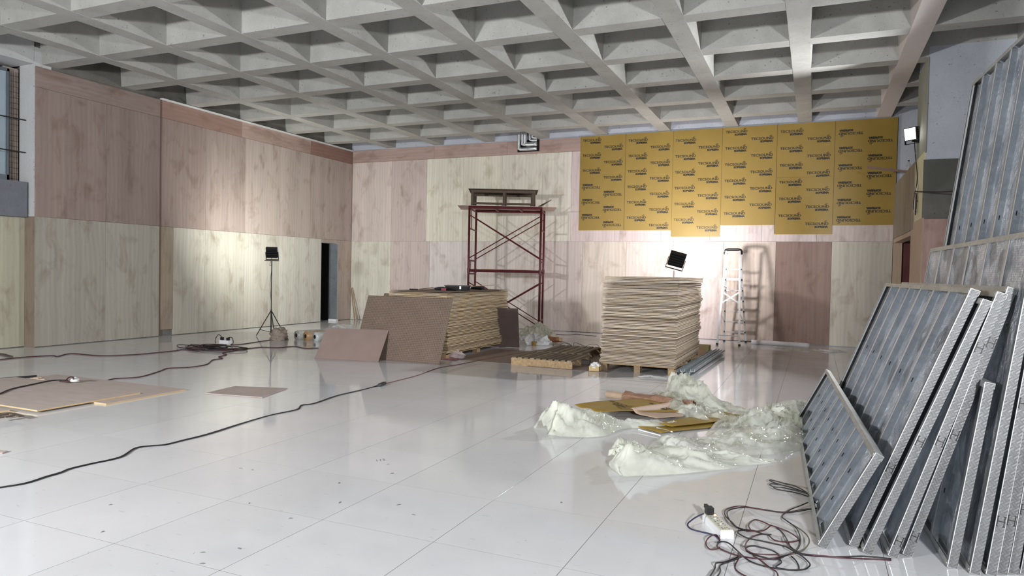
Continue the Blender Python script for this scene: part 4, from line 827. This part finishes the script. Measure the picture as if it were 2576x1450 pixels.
# ================================================================= THINGS AROUND THE STACKS
# on the left stack
zt = ZT+.013
def onz(px, py, z): return at(px, py, 'Z', z)
tag(MB().bar((-6.95, 11.4, zt+.01), (-6.1, 13.3, zt+.10), .03, .014).build('thin_batten', TIMBER), 'long thin pale batten lying on top of the left stack', 'batten')
tc_ = thing('tool_case', 'black plastic tool case with metal clasp on top of the left stack', 'tool case', (-6.3, 11.85, zt)); tc_['_loc'] = 1; tc_.rotation_euler = (0, 0, .3)
MB().hexa([(-.2, -.15, 0), (.2, -.15, 0), (.2, .15, 0), (-.2, .15, 0), (-.22, -.17, .09), (.22, -.17, .09), (.22, .17, .09), (-.22, .17, .09)]).build('case_body', BLACK, tc_, local=True); MB().box((.08, -.165, .06), (.03, .012, .05)).build('clasp', ALU, tc_, local=True); MB().bx((-.23, -.18, .085), (.23, .18, .1)).build('rim', BLACK, tc_, local=True)
dr = thing('cordless_drill', 'black cordless drill lying on the left stack beside the case', 'drill', (-6.45, 11.45, zt)); dr['_loc'] = 1; dr.rotation_euler = (0, 0, .5)
MB().tube([(-.12, 0, .04), (-.04, 0, .04), (.05, 0, .04), (.09, 0, .04), (.15, 0, .04)], [.015, .03, .035, .022, .008], 10).build('motor_body', BLACK, dr, local=True); MB().bar((.02, .0, .03), (.05, -.13, .025), .035, .03).build('handle', BLACK, dr, local=True); MB().box((.055, -.16, .03), (.09, .06, .05)).build('battery', plain('drill_red', srgb(120, 30, 34), .5), dr, local=True)
gr = thing('angle_grinder', 'dark power tool with coiled lead on the far right of the left stack', 'power tool', (-6.15, 12.45, zt)); gr['_loc'] = 1
MB().tube([(-.16, 0, .04), (-.05, 0, .045), (.06, .02, .045), (.12, .03, .04)], [.025, .035, .04, .03], 10).build('body', BLACK, gr, local=True); MB().cyl((.12, .03, .02), (.12, .03, .03), .06, 14).build('guard', RED, gr, local=True); MB().tube(spline([(-.16, 0, .04), (-.2, .08, .02), (.05, .12, .03), (.16, .08, .02), (.1, -.06, .02)], 5), .008, 5).build('lead', CORD, gr, local=True)
tag(MB().tube(spline([(-6.85, 11.35, zt+.02), (-6.8, 11.5, zt+.03), (-6.66, 11.52, zt+.05), (-6.55, 11.45, zt+.01)], 5), .006, 5).build('short_wire', CORDK), 'short black wire on the near left of the left stack', 'wire')
tag(MB().box((-6.95, 11.3, zt+.012), (.16, .05, .022)).build('flat_file', BLACK), 'flat black tool at the far left of the left stack top', 'tool')
# rag by the pallet foot, red and white
lump('rag', 'crumpled white and red rag on the floor by the left stack pallet', G(1135, 900), .24, .14, .09, plain('rag_cloth', srgb(214, 196, 196), .9, 0, .35, 9, bump=.5), 'rag', .7, 8)
cx_ = G(1125, 904); tag(MB().bar((cx_.x-.25, cx_.y-.1, .012), (cx_.x+.2, cx_.y+.02, .014), .16, .012).build('rag_piece', plain('rag_red', srgb(176, 120, 124), .9, 0, .4, 20)), 'flat red-streaked corner of cloth before the crumpled rag', 'rag')
# brick, box of screws
bp = G(1468, 916); tag(MB().bx((bp.x-.12, bp.y-.05, 0), (bp.x+.12, bp.y+.06, .07)).build('concrete_block', m_concrete('grey_block', srgb(110, 104, 104), .2)), 'small grey block on the floor beside the nearest empty pallet', 'block')
bc = G(1497, 934); bb = thing('screw_carton', 'small cardboard carton full of white packets before the tall stack', 'carton', bc); bb['_loc'] = 1
m = MB(); CARD = plain('cardboard', srgb(198, 172, 128), .8); 
m.bx((-.09, -.07, 0), (.09, .07, .006)); m.bx((-.09, -.07, 0), (.09, -.064, .085)); m.bx((-.09, .064, 0), (.09, .07, .085)); m.bx((-.09, -.07, 0), (-.084, .07, .085)); m.bx((.084, -.07, 0), (.09, .07, .085)); m.build('box', CARD, bb, local=True)
MB().ball((0, 0, .08), .085, .065, .06, 14, 10, .6, 4).build('white_packets', WHITE, bb, local=True)
# green box and long pipe behind the stack, bundle of steel channels
bx1 = G(1767, 887); wb = MB().bx((bx1.x-.18, bx1.y-.12, 0), (bx1.x+.14, bx1.y+.2, .15)); tag(wb.build('timber_block', plain('olive_box', srgb(166, 150, 104), .75)), 'olive cardboard box on the floor behind the tall stack', 'box')
p_ = thing('steel_channels', 'bundle of grey steel channels lying on the floor right of the tall stack', 'channels', G(1760, 910)); CH_ = m_steel('channel_steel', (.5, .56, .6, 1), 0, .35)
for k, (a, b, z) in enumerate((((1704, 938), (1795, 884), .02), ((1730, 941), (1816, 886), .02), ((1716, 936), (1806, 882), .065), ((1742, 936), (1820, 884), .065))):
    a, b = G(*a, z), G(*b, z); d_ = (b-a).normalized(); n_ = V((-d_.y, d_.x, 0)); m = MB()
    for s_ in (-1, 1): m.bar(a+n_*s_*.03+V((0, 0, .02)), b+n_*s_*.03+V((0, 0, .02)), .004, .04)
    m.bar(a, b, .06, .004); m.build('channel', CH_, p_)
hp = G(1728, 908); tag(MB().tube([V((hp.x, hp.y, .07)), V((hp.x-.05, hp.y+.9, .07))], .06, 16, False).build('black_pipe', BLACK, smooth=True), 'short black pipe lying beside the tall stack pallet', 'pipe')
tag(MB().box(G(1735, 895)+V((0, .3, .06)), (.4, .5, .12), Matrix.Rotation(.4, 3, 'Z')).build('cardboard_carton', plain('brown_card', srgb(172, 140, 112), .8)), 'flattened brown carton behind the black pipe by the tall stack', 'carton')
# wrapped white roll near the ladder, film scraps
ro = thing('wrapped_roll', 'long white plastic-wrapped roll on the floor right of the stepladder', 'roll', G(1960, 867)); a, b = G(1890, 861, .05), G(2036, 870, .05)
MB().tube(spline([a, a.lerp(b, .3)+V((0, .03, 0)), a.lerp(b, .6), b], 6), .055, 12).build('roll', plain('white_wrap', srgb(226, 224, 226), .35, 0, .08, 14, bump=.4), ro, smooth=True); MB().tube([b-V((.01, 0, 0)), b+V((.012, 0, 0))], .035, 12).build('roll_end', plain('roll_core', srgb(150, 150, 150), .7), ro)
film('plastic_film', 'flattened thin film scrap on the floor before the white roll', [(1955, 874, .15, .02), (1990, 880, .22, .04), (2035, 880, .18, .04), (2070, 885, .08, .02)], FILMC, 44, 40, 16)
film('paper_scraps', 'torn white paper scraps by the wall right of the white roll', [(2062, 882, .06, .04), (2085, 885, .08, .05), (2105, 885, .08, .04), (2130, 886, .05, .03)], FILMW, 46, 40, 12, 'paper')
film('paper_scraps', 'torn white paper scraps on the floor before the tall stack', [(1605, 950, .05, .02), (1635, 948, .10, .03), (1680, 955, .05, .015)], FILMW, 47, 40, 12, 'paper')
# heap of film by the scaffold foot
film('plastic_film', 'yellowish polythene heap at the right foot of the scaffold', [(1318, 858, .25, .30), (1340, 852, .42, .36), (1362, 850, .44, .36), (1390, 853, .30, .2)], FILM, 50, 70, 40)
film('plastic_film', 'white printed plastic bags below the yellowish polythene heap', [(1310, 868, .2, .22), (1340, 866, .3, .32), (1365, 867, .3, .28), (1385, 868, .2, .15)], FILMW, 53, 60, 30)
tg_ = G(1343, 870); tag(MB().cyl((tg_.x, tg_.y, 0), (tg_.x, tg_.y, .09), .05, 14).build('tape_roll', plain('brown_tape', srgb(150, 118, 52), .35), smooth=False), 'yellow-brown roll of tape beside the white plastic bags', 'tape')
ct = thing('cardboard_tube', 'short cardboard tube with torn brown paper by the scaffold foot', 'tube', G(1395, 857)); a, b = G(1372, 852, .1), G(1414, 857, .06); MB().tube([a, b], .05, 12).build('tube', plain('tube_card2', srgb(196, 168, 140), .7), ct, smooth=True); MB().tube([a.lerp(b, q)+V((0, 0, .01*math.sin(9*q))) for q in (0, .2, .4, .6, .8)], [.04, .055, .06, .065, .058], 10).build('torn_paper', plain('torn_brown', srgb(140, 92, 58), .7), ct)
# rolls in clear wrap and film between lamp and stack
for k, (a, b, col) in enumerate((((748, 845), (770, 838), (150, 148, 146)), ((770, 846), (806, 839), (176, 134, 88)), ((798, 845), (815, 836), (198, 202, 206)))):
    a = G(770, 846, .09)+V((-.27+.27*k, -.02*k, 0)); b = a+V((.2, .55, 0)); t = thing('wrapped_roll', ['left', 'middle kraft-brown', 'right white'][k]+' roll of three wrapped rolls on the floor near the left doorway', 'roll', a, None, 'rolls near the doorway')
    MB().tube([a, b], .10, 16).build('roll', plain('roll_skin', srgb(*col), .35), t, smooth=True); dd = (b-a).normalized(); MB().tube([a-dd*.004, a+dd*.003], .045, 12).build('core', DARK, t); MB().tube([a+dd*.02, b-dd*.02], .108, 14, False).build('wrap', FILMC, t, smooth=True)
film('plastic_film', 'white patterned plastic heap behind the wrapped rolls', [(815, 845, .12, .12), (835, 838, .22, .18), (860, 832, .25, .16), (890, 828, .2, .12)], FILMW, 57, 50, 24)
tag(MB().box(G(838, 808)+V((0, 0, .03)), (.28, .1, .06)).build('white_socket', WHITE), 'white plastic socket strip on the floor by the left doorway', 'socket')
for k, (a, b) in enumerate((((883, 725), (893, 815)), ((886, 724), (899, 820)))): tag(MB().bar(at(*b, 'Y', 17.45), at(*a, 'Y', 17.8), .04, .02, (1, 0, 0)).build('timber_strip', TIMBER), ['left', 'right'][k]+' of two thin timber strips leaning in the room corner', 'batten', 'strips in the corner')

# small dark chips on the near tiles, and the pencilled number on one tile
for k, (a, b) in enumerate(((606, 1179), (635, 1183), (627, 1267), (602, 1381), (986, 1192), (976, 1169), (853, 1216), (855, 1265), (1003, 1271), (1040, 1296), (731, 1305), (258, 1339), (278, 1271), (510, 1391), (509, 1419), (1412, 1265))):
    c_ = G(a, b); an = random.uniform(0, 3); m = MB(); n_ = 6; ln = random.uniform(.012, .022); wd_ = random.uniform(.004, .008); ring = [V((c_.x+math.cos(an)*math.cos(2*PI*i/n_)*ln-math.sin(an)*math.sin(2*PI*i/n_)*wd_, c_.y+math.sin(an)*math.cos(2*PI*i/n_)*ln+math.cos(an)*math.sin(2*PI*i/n_)*wd_, 0)) for i in range(n_)]
    m.add([p+V((0, 0, .0005)) for p in ring]+[p*.5+c_*.5+V((0, 0, .004)) for p in ring], [tuple(range(n_, 2*n_))]+[(i, (i+1) % n_, (i+1) % n_+n_, i+n_) for i in range(n_)])
    tag(m.build('floor_chip', plain('chip', srgb(118, 114, 112), .8) if k == 0 else D.materials['chip']), 'tiny dark chip of debris lying on the near tiles', 'debris', 'dark chips on the near tiles')
tv, tf, tw = text_mesh('115', .05, 0, 1, .3); a, b = G(948, 1162), G(973, 1159); ax = (b-a).normalized(); ay = V((-ax.y, ax.x, 0)); sc_ = (b-a).length/tw
MB().add([a+ax*x*sc_+ay*y*sc_*1.3+V((0, 0, .0006)) for x, y in tv], tf).build('pencil_mark', plain('pencil', srgb(130, 130, 138), .7), fl)

for o in D.objects:
    if '_loc' in o: del o['_loc']
